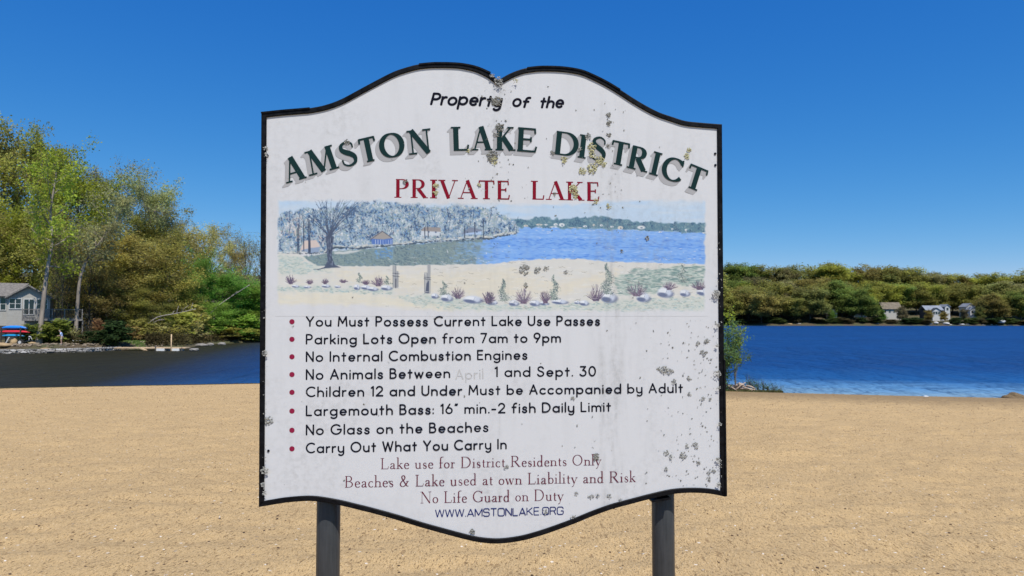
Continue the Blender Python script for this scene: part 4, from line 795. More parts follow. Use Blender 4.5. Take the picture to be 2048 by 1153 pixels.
for _ in range(70):
    t = rgl.random()
    x, y = (1435 + rgl.uniform(-2, 6), rgl.uniform(430, 985)) if t < .6 else (533 + rgl.uniform(-6, 2), rgl.uniform(560, 985))
    flakes(Vs, Fs, sp(x, y), 1.5 * UPX, rgl.randint(1, 3), rgl, rgl.uniform(.5, 1.3) * UPX, .0008)
tag(mesh_obj('lichen_specks', [(a_, b_ - .0058, c_) for a_, b_, c_ in Vs], Fs, LG, frame), kind='stuff')
for x, y in ((1430, 308), (1430.5, 331), (535, 312), (537, 902), (1437, 918)):          # screw heads
    u, w_ = sp(x, y); r_ = 2.4 * UPX
    MB().tube([(u, .002, w_), (u, -.0022, w_)], r_, 12).build('screw', INK, panel)
# ------------------------------------------------------------------ trees: trunk, limbs, and a crown of many small leaf faces
def foliage_mat(name, trans=.5):
    m, nt, p = nmat(name); nt.nodes.remove(p); out = nt.nodes['Material Output']
    oi = add(nt, 'ShaderNodeObjectInfo'); a = add(nt, 'ShaderNodeAttribute', attribute_name='tint')
    hs = add(nt, 'ShaderNodeHueSaturation'); lk(nt, oi.outputs['Color'], hs.inputs['Color'])
    lk(nt, mth(nt, 'ADD', .485, mth(nt, 'MULTIPLY', a.outputs['Fac'], .03)), hs.inputs['Hue'])
    lk(nt, mth(nt, 'ADD', 1.0, mth(nt, 'MULTIPLY', a.outputs['Fac'], 1.6)), hs.inputs['Value'])
    d = add(nt, 'ShaderNodeBsdfDiffuse'); t = add(nt, 'ShaderNodeBsdfTranslucent'); mx = add(nt, 'ShaderNodeMixShader')
    lk(nt, hs.outputs[0], d.inputs[0]); lk(nt, hs.outputs[0], t.inputs[0]); mx.inputs[0].default_value = trans
    lk(nt, d.outputs[0], mx.inputs[1]); lk(nt, t.outputs[0], mx.inputs[2]); lk(nt, mx.outputs[0], out.inputs[0]); return m
LEAF = foliage_mat('spring_leaves')
def bark_mat(name, c, var): return plain(name, c, .95, var, 1.3, (1, 1, .25), .05)
BARK = bark_mat('grey_brown_bark', (.095, .078, .062), .45); PALE = bark_mat('pale_grey_bark', (.27, .225, .18), .55); DEAD = bark_mat('bleached_wood', (.42, .37, .33), .25)
def leaves(C, size, rng, spread, up=.35):
    n = len(C); C = C + rng.normal(size=(n, 3)) * spread
    N = rng.normal(size=(n, 3)); N[:, 2] += up; N /= np.linalg.norm(N, axis=1)[:, None]
    A_ = np.cross(N, rng.normal(size=(n, 3))); A_ /= np.linalg.norm(A_, axis=1)[:, None]; B_ = np.cross(N, A_)
    s = size * rng.uniform(.55, 1.4, (n, 1)); k = rng.uniform(.45, .8, (n, 1))
    V = np.stack([C - A_ * s, C - B_ * s * k + N * s * .15, C + A_ * s, C + B_ * s * k + N * s * .15], 1).reshape(-1, 3)
    return V, np.arange(4 * n).reshape(n, 4)
def tree_geo(seed, H, Rc, base, nl, dens, ls, spread, tr, el0=15, el1=65, sub=6, lean=(0, 0), wig=.5, bare=False, path=None, prof=None, up=.35):
    rng = np.random.RandomState(seed); tb = MB(); cl = []; ct = []
    if path is None:
        t = np.linspace(0, 1, 9); P = np.stack([lean[0] * t ** 1.5 + np.cumsum(rng.normal(size=9)) * wig * .35 * t, lean[1] * t + np.cumsum(rng.normal(size=9)) * wig * .35 * t, t * H * .93], -1)
    else: P = np.asarray(path, float)
    P[0, 2] = -.4; P = cr(P, 3); m = len(P); tt = np.linspace(0, 1, m)
    tb.tube(P, tr * (1 - .88 * tt) * (1 + .6 * np.exp(-tt * 22)), 7)
    prof = prof or (lambda q: math.sin(PI * min(1, .18 + .8 * q)) ** .7)
    for i in range(nl):
        q = (i + rng.uniform(0, .8)) / nl; f = base + (1 - base) * q * .97; k = min(m - 2, int(f * (m - 1))); s0 = P[k] + (P[k + 1] - P[k]) * (f * (m - 1) - k)
        az = i * 2.4 + rng.uniform(-.5, .5); el = R(el0 + (el1 - el0) * q + rng.uniform(-14, 14)); L = Rc * prof(q) * rng.uniform(.75, 1.15) / max(.45, math.cos(el)) * .8
        d = np.array([math.cos(az) * math.cos(el), math.sin(az) * math.cos(el), math.sin(el)])
        pts = [s0]; dd = d.copy()
        for j in range(4):
            dd = dd + rng.normal(size=3) * .16 + np.array([0, 0, .07]); dd /= np.linalg.norm(dd); pts.append(pts[-1] + dd * L / 4)
        Q = np.array(pts); r0 = tr * (1 - .85 * f) * .55
        tb.tube(Q, np.linspace(r0, r0 * .18, 5), 5, False); tint = rng.uniform(.2, .8)
        for j in range(sub):
            g = rng.uniform(.3, 1) if j < sub - 1 else 1.0; kk = min(3, int(g * 4)); b0 = Q[kk] + (Q[kk + 1] - Q[kk]) * (g * 4 - kk if g < 1 else 1)
            e = d * .6 + rng.normal(size=3) * .75 + np.array([0, 0, .25]); e /= np.linalg.norm(e); l2 = L * rng.uniform(.22, .48)
            S = np.array([b0, b0 + e * l2 * .5 + rng.normal(size=3) * l2 * .07, b0 + e * l2]); tb.tube(S, np.array([r0 * .3, r0 * .2, r0 * .08]), 4, False)
            if bare:
                for _ in range(5):
                    e2 = e + rng.normal(size=3) * .6 + np.array([0, 0, .3]); e2 /= np.linalg.norm(e2); st = S[1] + (S[2] - S[1]) * rng.rand()
                    tb.tube(np.array([st, st + e2 * l2 * .45]), np.array([r0 * .12, r0 * .05]), 3, False)
            n = rng.poisson(dens)
            if n:
                w = rng.rand(n) ** .8; cl.append(S[0] + (S[2] - S[0]) * w[:, None]); ct.append(np.clip(tint + rng.normal() * .15 + rng.normal(size=n) * .14, 0, 1))
    V, F = leaves(np.vstack(cl), ls, rng, spread, up)
    return tb, V, F, np.concatenate(ct)
def make_tree(name, bark, *a, **k):
    tb, V, F, t = tree_geo(*a, **k); e = empty(name, (0, 0, 0))
    tb.build('trunk', bark, e, True); mesh_obj('crown', V, F, LEAF, e, False, {'tint': ('FACE', t)})
    e['H'] = float(np.percentile(V[:, 2], 99.5)); e['R'] = float(np.percentile(np.abs(V[:, 0]), 96)); return e
def crown_of(t): return next(c for c in t.children if c.name.startswith('crown'))
USED = set()
def place(proto, loc, H, Rw, rz, colour, label, cat, group):
    o = proto if proto.name not in USED else copy_tree(proto); USED.add(proto.name)
    s, w = H / proto['H'], Rw / proto['R']; o.location = loc; o.scale = (w, w, s); o.rotation_euler = (0, 0, rz); tag(o, label, cat, group)
    for ch in o.children:
        if ch.name.startswith('crown'): ch.color = (*colour, 1)
    return o
OAK = make_tree('oak_tree', BARK, 1, 22, 7, .28, 26, 95, .155, .5, .36, sub=7)
OAK2 = make_tree('oak_tree', BARK, 12, 22, 7, .22, 26, 92, .155, .55, .36, sub=7, lean=(1.2, 0))
MAPLE = make_tree('maple_tree', BARK, 2, 20, 6.5, .2, 30, 112, .145, .5, .30, 25, 70, sub=7)
BUDDING = make_tree('budding_tree', BARK, 3, 22, 7.5, .3, 26, 84, .12, .42, .34, 10, 60, sub=9, bare=True)
BUDDING2 = make_tree('budding_tree', PALE, 33, 22, 8, .35, 26, 96, .12, .46, .34, 10, 55, sub=9, bare=True, lean=(4, 0))
BARE = make_tree('bare_tree', BARK, 4, 18, 5, .25, 26, 9, .12, .3, .26, 35, 75, sub=9, bare=True)
OL, OLB, YG, GR, MG, BR, TAN, GT, OC, RB = (.170, .168, .040), (.162, .145, .044), (.185, .205, .030), (.125, .175, .032), (.090, .155, .032), (.168, .138, .044), (.245, .215, .085), (.178, .168, .080), (.185, .160, .042), (.165, .118, .05)
OL, OLB, YG, GR, MG, BR, TAN, GT, OC, RB = (tuple(c * k_ for c, k_ in zip(q_, (1.28, 1.34, 1.25))) for q_ in (OL, OLB, YG, GR, MG, BR, TAN, GT, OC, RB))
LT = [  # trunk x, distance, top y, half width (photo px), kind, colour, label
 (-70, 118, 268, 75, OAK, OL, 'tall olive oak at the very left edge behind the cottage roof'),
 (8, 122, 254, 62, OAK2, OLB, 'tallest olive brown oak standing behind the cottage at the left edge'),
 (66, 128, 256, 46, OAK, OL, 'tall olive oak just right of the tallest one behind the cottage'),
 (104, 132, 292, 40, BUDDING, RB, 'reddish brown budding tree peeking between the tall oaks and the bright maple'),
 (160, 120, 316, 66, MAPLE, YG, 'big bright yellow green maple above the cottage deck'),
 (205, 130, 336, 52, BUDDING, GT, 'grey olive budding tree just right of the bright maple crown'),
 (262, 126, 348, 74, BUDDING2, GT, 'wide sparse tree with pale leaning limbs spreading right above the deck'),
 (318, 132, 400, 40, BUDDING, TAN, 'thin tan budding tree at the tip of the wide sparse limbs'),
 (292, 122, 440, 60, OAK2, OC, 'ochre oak below the wide sparse limbs'),
 (360, 130, 450, 46, OAK, TAN, 'pale tan oak left of the gap where sky shows through'),
 (418, 134, 448, 46, BUDDING, TAN, 'pale tan budding tree with rounded airy top beside the grey bare tree'),
 (452, 142, 484, 34, BUDDING2, TAN, 'small tan budding tree between the airy tan tree and the bare tree'),
 (492, 140, 462, 30, BARE, GT, 'grey bare tree close to the sign edge against the sky'),
 (524, 146, 480, 34, BARE, GT, 'second grey bare tree half hidden by the sign edge'),
 (20, 112, 400, 60, MAPLE, YG, 'yellow green maple directly above the cottage roof'),
 (-45, 106, 420, 60, OAK, OLB, 'olive brown oak cut by the left edge above the roof'),
 (118, 108, 420, 58, OAK2, OL, 'olive oak between the cottage gable and the pale leaning trunk'),
 (205, 104, 452, 58, OAK, OC, 'ochre oak behind the right end of the deck'),
 (262, 108, 486, 60, OAK2, BR, 'russet brown oak above the lawn right of the deck'),
 (325, 112, 480, 58, OAK, OC, 'ochre olive oak above the wooden dock'),
 (188, 98, 540, 48, OAK2, BR, 'low russet oak with dark trunk right of the deck posts'),
 (245, 101, 566, 46, MAPLE, OL, 'low olive maple over the grass patch by the dock'),
 (398, 122, 498, 30, MAPLE, MG, 'narrow vivid green maple in front of the airy tan tree'),
 (352, 118, 545, 50, MAPLE, OL, 'olive maple behind the dock post'),
 (440, 126, 536, 48, MAPLE, MG, 'mid green maple left of the sign above the rocky bank'),
 (486, 131, 556, 46, MAPLE, GR, 'green maple overhanging the water next to the sign'),
 (528, 134, 574, 46, MAPLE, MG, 'green maple partly hidden by the left edge of the sign'),
 (415, 118, 596, 40, MAPLE, GR, 'short green maple over the leaning pale trunks'),
 (300, 104, 600, 42, MAPLE, OLB, 'short brown olive maple behind the root of the dock'),
 (150, 112, 500, 55, MAPLE, OL, 'shaded olive maple behind the deck railing')]
rgt = random.Random(2)
for bx, dep, ty, hw, pr, colr, lab in LT:
    q = W(bx, 640, dep); gz = float(land_z(np.array([q[0]]), np.array([dep]))[0])
    H = W(bx, ty, dep)[2] - gz; wpx = dep / F_PX
    kd = .68 if any(w_ in lab for w_ in ('low ', 'shaded', 'behind the dock', 'short brown')) else 1.0  # low crowns darkened in colour to stand for deep shade below the trees
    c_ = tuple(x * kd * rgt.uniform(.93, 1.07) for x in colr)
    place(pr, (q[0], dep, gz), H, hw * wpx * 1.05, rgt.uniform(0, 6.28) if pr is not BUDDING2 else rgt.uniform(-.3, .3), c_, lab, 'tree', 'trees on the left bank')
# two pale trunks rising in front of the cottage deck
def special(name, bx, dep, pts, hw, colr, lab, seed, dens, tr):
    q0 = W(bx, 640, dep); gz = float(land_z(np.array([q0[0]]), np.array([dep]))[0]); base = np.array([q0[0], dep, gz])
    path = [W(x, y, dep) - base for x, y in pts]; path[0] = np.array([path[0][0], 0, -.3])
    for k in range(1, len(path)): path[k] = path[k] + np.array([0, .25 * k, 0])
    H = path[-1][2] / .93
    t = make_tree(name, PALE, seed, H, hw * dep / F_PX, .42, 18, dens, .15, .45, tr, 5, 60, sub=9, bare=True, path=path)
    t.location = base; tag(t, lab, 'tree', 'trees on the left bank'); crown_of(t).color = (*colr, 1)
special('tall_tree', 77, 88, [(77, 690), (80, 640), (84, 580), (88, 530), (94, 480), (88, 420), (96, 350), (92, 318)], 72, YG, 'tall tree with thick pale grey trunk standing between kayaks and deck', 7, 34, .34)
special('leaning_tree', 150, 93, [(150, 690), (152, 620), (155, 560), (164, 525), (178, 500), (192, 478), (215, 440), (240, 405)], 60, GT, 'tree with pale forked trunk leaning right through the deck corner', 8, 22, .26)
for px, dep, ty, lab in ((124, 95, 470, 'slender dark trunk behind the deck left of the leaning tree'), (137, 99, 455, 'slender dark trunk behind the deck nearest the leaning tree'), (112, 101, 480, 'slender dark trunk beside the cottage gable'), (178, 97, 470, 'slender dark trunk right of the deck end')):
    q = W(px, 640, dep); gz = float(land_z(np.array([q[0]]), np.array([dep]))[0]); place(BARE, (q[0], dep, gz), W(px, ty, dep)[2] - gz, 1.9, px, OLB, lab, 'tree', 'trees on the left bank')
# shrubs and low growth along the left bank
def make_shrub(name, seed, ls, dens, n=16): return make_tree(name, BARK, seed, 3, 1.6, .05, n, dens, ls, .2, .06, 20, 75, sub=6, prof=lambda q: 1 - .5 * q)
SHR = make_shrub('shrub', 21, .13, 60); SHR2 = make_shrub('shrub', 22, .14, 50); TWIG = make_tree('brush', PALE, 23, 3, 1.8, .02, 20, 9, .12, .2, .05, 25, 75, sub=7, bare=True, prof=lambda q: 1 - .5 * q)
DKG = (.030, .050, .018)
for bx, dep, ty, hw, pr, colr, lab in [
 (104, 89.5, 640, 27, SHR, (.13, .15, .03), 'yellow green bush behind the man below the deck'), (226, 91, 642, 26, SHR2, DKG, 'dark evergreen shrub on the bank beside the grass patch'),
 (205, 92, 640, 15, SHR, (.17, .10, .05), 'reddish garden shrub right of the deck'), (188, 90, 662, 20, SHR2, DKG, 'low dark shrub at the foot of the deck posts'),
 (285, 100, 640, 26, SHR2, OLB, 'brown olive bush just behind the dock'), (322, 103, 645, 24, TWIG, TAN, 'twiggy grey brush above the dock'), (352, 103, 650, 24, TWIG, OC, 'twiggy brown brush behind the tall dock post'),
 (340, 107, 628, 32, SHR, OL, 'olive bush half way up the bank behind the dock'), (385, 110, 640, 26, TWIG, TAN, 'twiggy grey brush at the right end of the dock'), (408, 116, 645, 28, SHR2, GR, 'green shrub at the waterside under the leaning trunks'),
 (440, 119, 652, 28, SHR, (.20, .18, .04), 'yellowish shrub low over the water left of the sign'), (470, 122, 640, 30, SHR2, MG, 'mid green shrub low over the water left of the sign'), (500, 124, 632, 30, SHR, GR, 'bright green shrub touching the sign edge'), (528, 126, 640, 30, SHR2, MG, 'green shrub showing beside the lower left sign edge'),
 (372, 113, 610, 34, SHR2, OLB, 'brown olive thicket behind the leaning trunks'), (455, 128, 610, 40, SHR, GR, 'green thicket above the yellowish shrub'), (262, 98, 650, 20, SHR, RB, 'russet shrub above the grass patch'), (500, 134, 600, 40, SHR2, GR, 'green thicket high on the bank beside the sign'),
 (425, 117, 662, 22, TWIG, TAN, 'twiggy brush over the small waterside rock'), (455, 119, 664, 26, SHR2, OLB, 'brown olive bush over the dark waterside rock'), (484, 121, 660, 26, SHR2, MG, 'green bush trailing in the water near the sign'), (514, 122, 658, 26, SHR, OL, 'olive bush trailing in the water at the sign edge'), (300, 101, 664, 20, SHR2, DKG, 'small dark bush behind the left end of the dock floats'), (335, 105, 655, 28, SHR2, BR, 'russet bush behind the tall dock post'),
 (140, 92, 655, 22, TWIG, GT, 'bare brush in the shade under the deck'), (60, 90, 660, 20, SHR2, DKG, 'dark shrub in the shade under the cottage')]:
    q = W(bx, 640, dep); gz = float(land_z(np.array([q[0]]), np.array([dep]))[0]); H = max(1.2, W(bx, ty, dep)[2] - gz)
    place(pr, (q[0], dep, gz - .05), H, hw * dep / F_PX, rgt.uniform(0, 6.28), colr, lab, 'shrub', 'shrubs along the left bank')
for k, (pts, dep, r_, lab) in enumerate([([(383, 689), (385, 668), (390, 652), (397, 636)], 112, .10, 'short pale dead trunk leaning right at the waterside'), ([(396, 690), (399, 654), (416, 632), (436, 611), (466, 590), (497, 570)], 117, .11, 'longest pale dead trunk leaning far right over the bank'),
 ([(272, 690), (277, 668), (290, 652), (304, 640), (318, 633), (350, 627), (388, 618)], 101, .10, 'pale arching dead limb above the dock'), ([(430, 688), (429, 666), (426, 650), (427, 636)], 120, .10, 'upright pale dead stem under the green shrubs'), ([(502, 684), (506, 662), (514, 648), (521, 640)], 125, .08, 'thin pale dead stem beside the sign edge'), ([(279, 690), (283, 672), (296, 655), (312, 642), (326, 640)], 101.5, .07, 'lower of the two pale arching limbs by the dock')]):
    Q = cr([W(x, y, dep) + np.array([0, .1 * i, 0]) for i, (x, y) in enumerate(pts)], 4); Q[0][2] -= .6
    mb = MB().tube(Q, np.linspace(r_, r_ * .4, len(Q)), 7)
    for j in range(5):
        i = rgt.randint(len(Q) // 3, len(Q) - 2); e = Q[i] + np.array([rgt.uniform(-.2, 1.1), rgt.uniform(-.5, .5), rgt.uniform(.2, 1.1)]); mb.tube([Q[i], (Q[i] + e) / 2 + np.array([0, 0, .1]), e], [r_ * .4, r_ * .3, r_ * .12], 5)
    tag(mb.build('dead_trunk', DEAD, None, True), lab, 'dead tree', 'dead trunks over the left bank')

# far shore: five rows of crowns up the slope
FA = [make_tree('far_tree', BARK, 50 + k, 18, 7.2, .30, 24, 150, .30, .85, .3, 8, 78, sub=6, up=.7, prof=lambda q: math.sin(PI * min(1, .36 + .56 * q)) ** .5) for k in range(4)]
FCOL = [('olive', (.135, .130, .032)), ('yellow green', (.175, .180, .026)), ('green', (.075, .125, .026)), ('brown', (.145, .112, .036)), ('grey brown', (.125, .108, .060)), ('dull olive', (.105, .110, .034))]
RIDGE = [(1380, 530), (1443, 528), (1462, 526), (1500, 533), (1570, 536), (1600, 527), (1640, 526), (1700, 534), (1740, 533), (1780, 537), (1800, 535), (1830, 548), (1900, 547), (1930, 555), (1990, 547), (2020, 541), (2048, 542), (2140, 545)]
ORD = 'first second third fourth fifth sixth seventh eighth ninth tenth eleventh twelfth thirteenth fourteenth fifteenth sixteenth seventeenth eighteenth nineteenth twentieth last'.split()
ROWN = ['in the far waterside row', 'just above the far waterside trees', 'high on the far slope', 'on the far skyline']
rgf = random.Random(9)
for r_, (dep, h0, h1) in enumerate([(440, 15, 22), (457, 18, 23), (486, 18, 22), (528, 17, 21)]):
    sp_ = 10.5 + r_ * .8; x0, x1 = W(1440, 640, dep)[0], W(2085, 640, dep)[0]; n = int((x1 - x0) / sp_); cnt = {}
    for k in range(n):
        x = x0 + (k + .5 + rgf.uniform(-.35, .35)) * sp_; y = dep + rgf.uniform(-6, 6); px = 1024 + x / y * F_PX * .999
        gz = float(land_z(np.array([x]), np.array([y]))[0]); tz = W(px, np.interp(px, *zip(*RIDGE)), y)[2]
        H = rgf.uniform(h0, h1)
        if r_ == 3 or gz + H > tz: H = max(6, tz - gz - rgf.uniform(0, 1.2))
        Rw = H * rgf.uniform(.40, .52); rp = Rw / y * F_PX * (1.05 if px > 1900 else .85)
        if r_ == 0 and any(a_ - rp < px < b_ + rp for a_, b_ in ((1770, 1803), (1858, 1899), (1936, 1956), (1661, 1673))): continue
        if r_ == 1 and any(a_ < px < b_ for a_, b_ in ((1740, 1822), (1836, 1980))): y = 473 + rgf.uniform(0, 5); gz = float(land_z(np.array([x]), np.array([y]))[0])
        ci = rgf.choices(range(6), [4, 2.6 if px > 1600 else 1, 2, 2, 1.3, 2.4])[0]
        if 1818 < px < 1858 and r_ == 1: ci, H = 2, 19
        nm, colr = FCOL[ci]; cnt[nm] = cnt.get(nm, 0) + 1; j = cnt[nm] - 1
        kf = rgf.uniform(1.15, 1.5); colr = tuple((c * .62 + o_ * .38) * kf for c, o_ in zip(colr, (.142, .138, .042)))
        place(FA[rgf.randrange(4)], (x, y, gz), H, Rw, rgf.uniform(0, 6.28), colr, f'{ORD[j]} {nm} crown rightward from the sign, {ROWN[r_]}', 'tree', 'trees on the far shore')
for px, h_ in ((1766, 8), (1804, 10), (1857, 8), (1887, 7), (1930, 9), (1961, 10), (1664, 8)):
    q = W(px, 640, 437); gz = float(land_z(np.array([q[0]]), np.array([437.0]))[0]); colr = tuple(c * 1.2 for c in FCOL[px % 6][1])
    near = {1766: 'left front of the long cream house', 1804: 'right front of the long cream house', 1857: 'left front of the dark grey house', 1887: 'front of the narrow white house', 1930: 'left front of the white cottages', 1961: 'right front of the white cottages', 1664: 'front of the small white cottage'}[px]
    place(FA[px % 4], (q[0], 437, gz), h_, h_ * .26, px, colr, f'slender young tree at the {near}', 'tree', 'trees on the far shore')
# low bushes at the far waterline
for k, px in enumerate([1452, 1478, 1506, 1534, 1556, 1592, 1640, 1668, 1690, 1724, 1752, 1782, 1815, 1838, 1850, 1912, 1938, 1962, 1984, 2018, 2044]):
    q = W(px, 640, 434.5); gz = float(land_z(np.array([q[0]]), np.array([434.5]))[0])
    place([SHR, SHR2][k % 2], (q[0], 434.5, gz - .1), rgf.uniform(2.2, 4.2), rgf.uniform(3, 4.6), rgf.uniform(0, 6), [DKG, (.055, .075, .022), (.07, .06, .03)][k % 3], f'{ORD[k]} low dark bush rightward from the sign at the far waterline', 'shrub', 'bushes along the far waterline')
# the wood that goes on behind the board: one mass
base = [(np.array([v.co[:] for v in crown_of(t).data.vertices]), np.array([a_.value for a_ in crown_of(t).data.attributes['tint'].data])) for t in FA[:2]]
thin = []
for V, t in base:                            # far-off stand-ins: a tenth of the leaves, each larger
    Q = V.reshape(-1, 4, 3)[::10]; c = Q.mean(1, keepdims=True); thin.append(((c + (Q - c) * 2.6).reshape(-1, 3), t[::10]))
Vs, Ts, taken = [], [], []
spots = [(W(p_, 640, d_)[0], d_) for d_ in (440, 457, 486, 528) for p_ in range(760, 1440, 26)]
cx_, cy_ = rgt.uniform, np.random.RandomState(40)
cand = np.stack([cy_.uniform(-95, 120, 9000), cy_.uniform(128, 436, 9000)], -1); dd_ = far_dist(cand[:, 0], cand[:, 1])
for (x, y), d in zip(cand, dd_):
    if not 2 < d < 42 or 1024 + x / y * F_PX < 612: continue
    if all((x - a_) ** 2 + (y - b_) ** 2 > 64 for a_, b_ in taken): taken.append((x, y))
for x, y in spots + taken[:150]:
    gz = float(land_z(np.array([x]), np.array([y]))[0]); V, t = thin[rgf.randrange(2)]; s = rgf.uniform(.75, 1.1); a_ = rgf.uniform(0, 6.28)
    Rm = np.array([[math.cos(a_), -math.sin(a_), 0], [math.sin(a_), math.cos(a_), 0], [0, 0, 1]]); Vs.append((V @ Rm.T) * s + np.array([x, y, gz])); Ts.append(t)
V = np.vstack(Vs); o = mesh_obj('distant_wood', V, np.arange(len(V)).reshape(-1, 4), LEAF, None, False, {'tint': ('FACE', np.concatenate(Ts))}); o.color = (.19, .185, .05, 1)
tag(o, 'mass of olive spring woodland continuing round the lake behind the sign', 'woodland', None, 'stuff')

# low undergrowth covering the left bank: one mass
ru = np.random.RandomState(17); pts = []
while len(pts) < 46000:
    px, dep = ru.uniform(110, 560, 4000), ru.uniform(86, 146, 4000); x = (px - 1024) / F_PX * dep * .999
    d = far_dist(x, dep); ok = (d > .5 + 1.2 * (px < 230)) & (d < 10) & ~((px > 236) & (px < 292) & (d < 5)) & ~((px < 150) & (d < 4))
    pts += list(zip(x[ok], dep[ok]))
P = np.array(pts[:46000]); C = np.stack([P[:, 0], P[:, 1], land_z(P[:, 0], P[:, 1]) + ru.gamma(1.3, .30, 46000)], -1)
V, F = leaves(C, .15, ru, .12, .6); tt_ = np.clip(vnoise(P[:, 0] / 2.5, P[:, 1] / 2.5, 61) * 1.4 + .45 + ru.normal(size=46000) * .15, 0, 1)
o = mesh_obj('undergrowth', V, F, LEAF, None, False, {'tint': ('FACE', tt_)}); o.color = (.070, .060, .026, 1); tag(o, 'low brown and olive undergrowth along the left bank', 'undergrowth', None, 'stuff')  # leaf colour lowered so the undergrowth carries the shade under the trees
# ------------------------------------------------------------------ left bank: cottage, deck, kayaks, man, wall, dock
def gz_at(x, y): return float(land_z(np.array([x]), np.array([y]))[0])
SIDING = None
def siding(name, col):
    m, nt, p = nmat(name); w = add(nt, 'ShaderNodeTexWave', wave_type='BANDS', bands_direction='Z', wave_profile='SAW'); w.inputs['Scale'].default_value = 1.4; w.inputs['Distortion'].default_value = 0
    v = coords(nt); lk(nt, v, w.inputs['Vector']); n = noise(nt, v, 2.5, 4)
    c = mix(nt, ramp(nt, n, [(.35, 0), (.7, .5)]), col, tuple(x * .72 for x in col)); c = mix(nt, ramp(nt, w.outputs['Fac'], [(.0, .5), (.16, 0)]), c, tuple(x * .45 for x in col))
    lk(nt, c, p.inputs['Base Color']); p.inputs['Roughness'].default_value = .75; return m
WSIDE, SHING, TRIM = siding('white_clapboard', (.40, .385, .35)), plain('grey_shingle', (.17, .155, .14), .95, .4, 3.5, (1, 1, 2), .03), plain('white_trim', (.54, .54, .53), .6, .08)
GLASS, DARKW, GREYW = plain('dark_window_glass', (.02, .025, .03), .08, .2), plain('dark_timber', (.05, .045, .04), .9, .4, 3), plain('weathered_grey_timber', (.19, .175, .16), .9, .35, 4, (1, 1, .3))  # the dark timber is a dark brown of its own
D0 = 93.0                                    # distance of the gable front
X = lambda px, d=D0: W(px, 640, d)[0]
Z = lambda py, d=D0: W(40, py, d)[2]
house = empty('cottage', (X(56), D0, gz_at(X(56), D0)), 0, 'white clapboard lakeside cottage with grey shingled roof and a front gable', 'house')
def ch(mb, name, mat, par=house, smooth=False):
    o0 = np.array(house.location); mb.v = [tuple(np.array(q) - o0) for q in mb.v]; return mb.build(name, mat, par, smooth)
ch(MB().prism([(X(15), Z(655)), (X(98), Z(655)), (X(98), Z(595)), (X(56), Z(573.5)), (X(15), Z(595))], D0, D0 + 7.5), 'wall', WSIDE)
ch(MB().box(X(-90), X(15) - .02, D0 + 1.5, D0 + 7.3, Z(652), Z(594)), 'wall', WSIDE)
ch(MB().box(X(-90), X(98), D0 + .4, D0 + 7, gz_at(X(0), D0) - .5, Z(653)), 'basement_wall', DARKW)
def slab(a, b, c, d, t=.16):
    a, b, c, d = map(np.array, (a, b, c, d)); n = np.cross(b - a, d - a); n = n / np.linalg.norm(n) * t; return MB().put([a, b, c, d, a + n, b + n, c + n, d + n], [(0, 1, 2, 3), (7, 6, 5, 4), (0, 4, 5, 1), (1, 5, 6, 2), (2, 6, 7, 3), (3, 7, 4, 0)])
yf, yb = D0 - .55, D0 + 7.8
ridge = slab((X(12), yf, Z(596.5)), (X(56), yf, Z(571.5)), (X(56), yb, Z(571.5)), (X(12), yb, Z(596.5)), -.16); r2 = slab((X(56), yf, Z(571.5)), (X(101), yf, Z(596)), (X(101), yb, Z(596)), (X(56), yb, Z(571.5)), -.16)
ridge.put(r2.v, r2.f); roof = ch(ridge, 'roof', SHING)
ch(slab((X(-95), D0 + .9, Z(595)), (X(18), D0 + .9, Z(595)), (X(50), D0 + 4.6, Z(566.5)), (X(-95), D0 + 4.6, Z(566.5)), .15), 'roof', SHING)
ch(MB().prism([(X(11.5), Z(598)), (X(12), Z(594.6)), (X(56), Z(570)), (X(101), Z(594.6)), (X(101.5), Z(598)), (X(56), Z(573.2))], yf - .05, yf), 'barge_board', GREYW)
def window(x0, x1, y0, y1, name='window', bars=1, y=D0):
    f = MB(); t = .10
    for a in ((x0 - t, x1 + t, Z(y0), Z(y0) + t), (x0 - t, x1 + t, Z(y1) - t, Z(y1)), (x0 - t, x0, Z(y1), Z(y0)), (x1, x1 + t, Z(y1), Z(y0))): f.box(a[0], a[1], y - .09, y - .012, a[2], a[3])
    for k in range(bars): xm = x0 + (x1 - x0) * (k + 1) / (bars + 1); f.box(xm - .05, xm + .05, y - .075, y - .012, Z(y1), Z(y0))
    if name == 'window': f.box(x0, x1, y - .07, y - .012, (Z(y0) + Z(y1)) / 2 - .025, (Z(y0) + Z(y1)) / 2 + .025)
    o = ch(f, name, TRIM); g = ch(MB().box(x0, x1, y - .045, y - .003, Z(y1), Z(y0)), 'pane', GLASS, house); g.parent = o; return o
window(X(20.5), X(41.5), 598.5, 617.5); window(X(48), X(66.5), 599.5, 618.8 + 10, 'glass_door'); window(X(72.5), X(92.5), 599, 618); window(X(-20), X(10), 597, 620, 'window', 2, D0 + 1.5)
house.rotation_euler[2] = R(30); house.scale[0] = .86
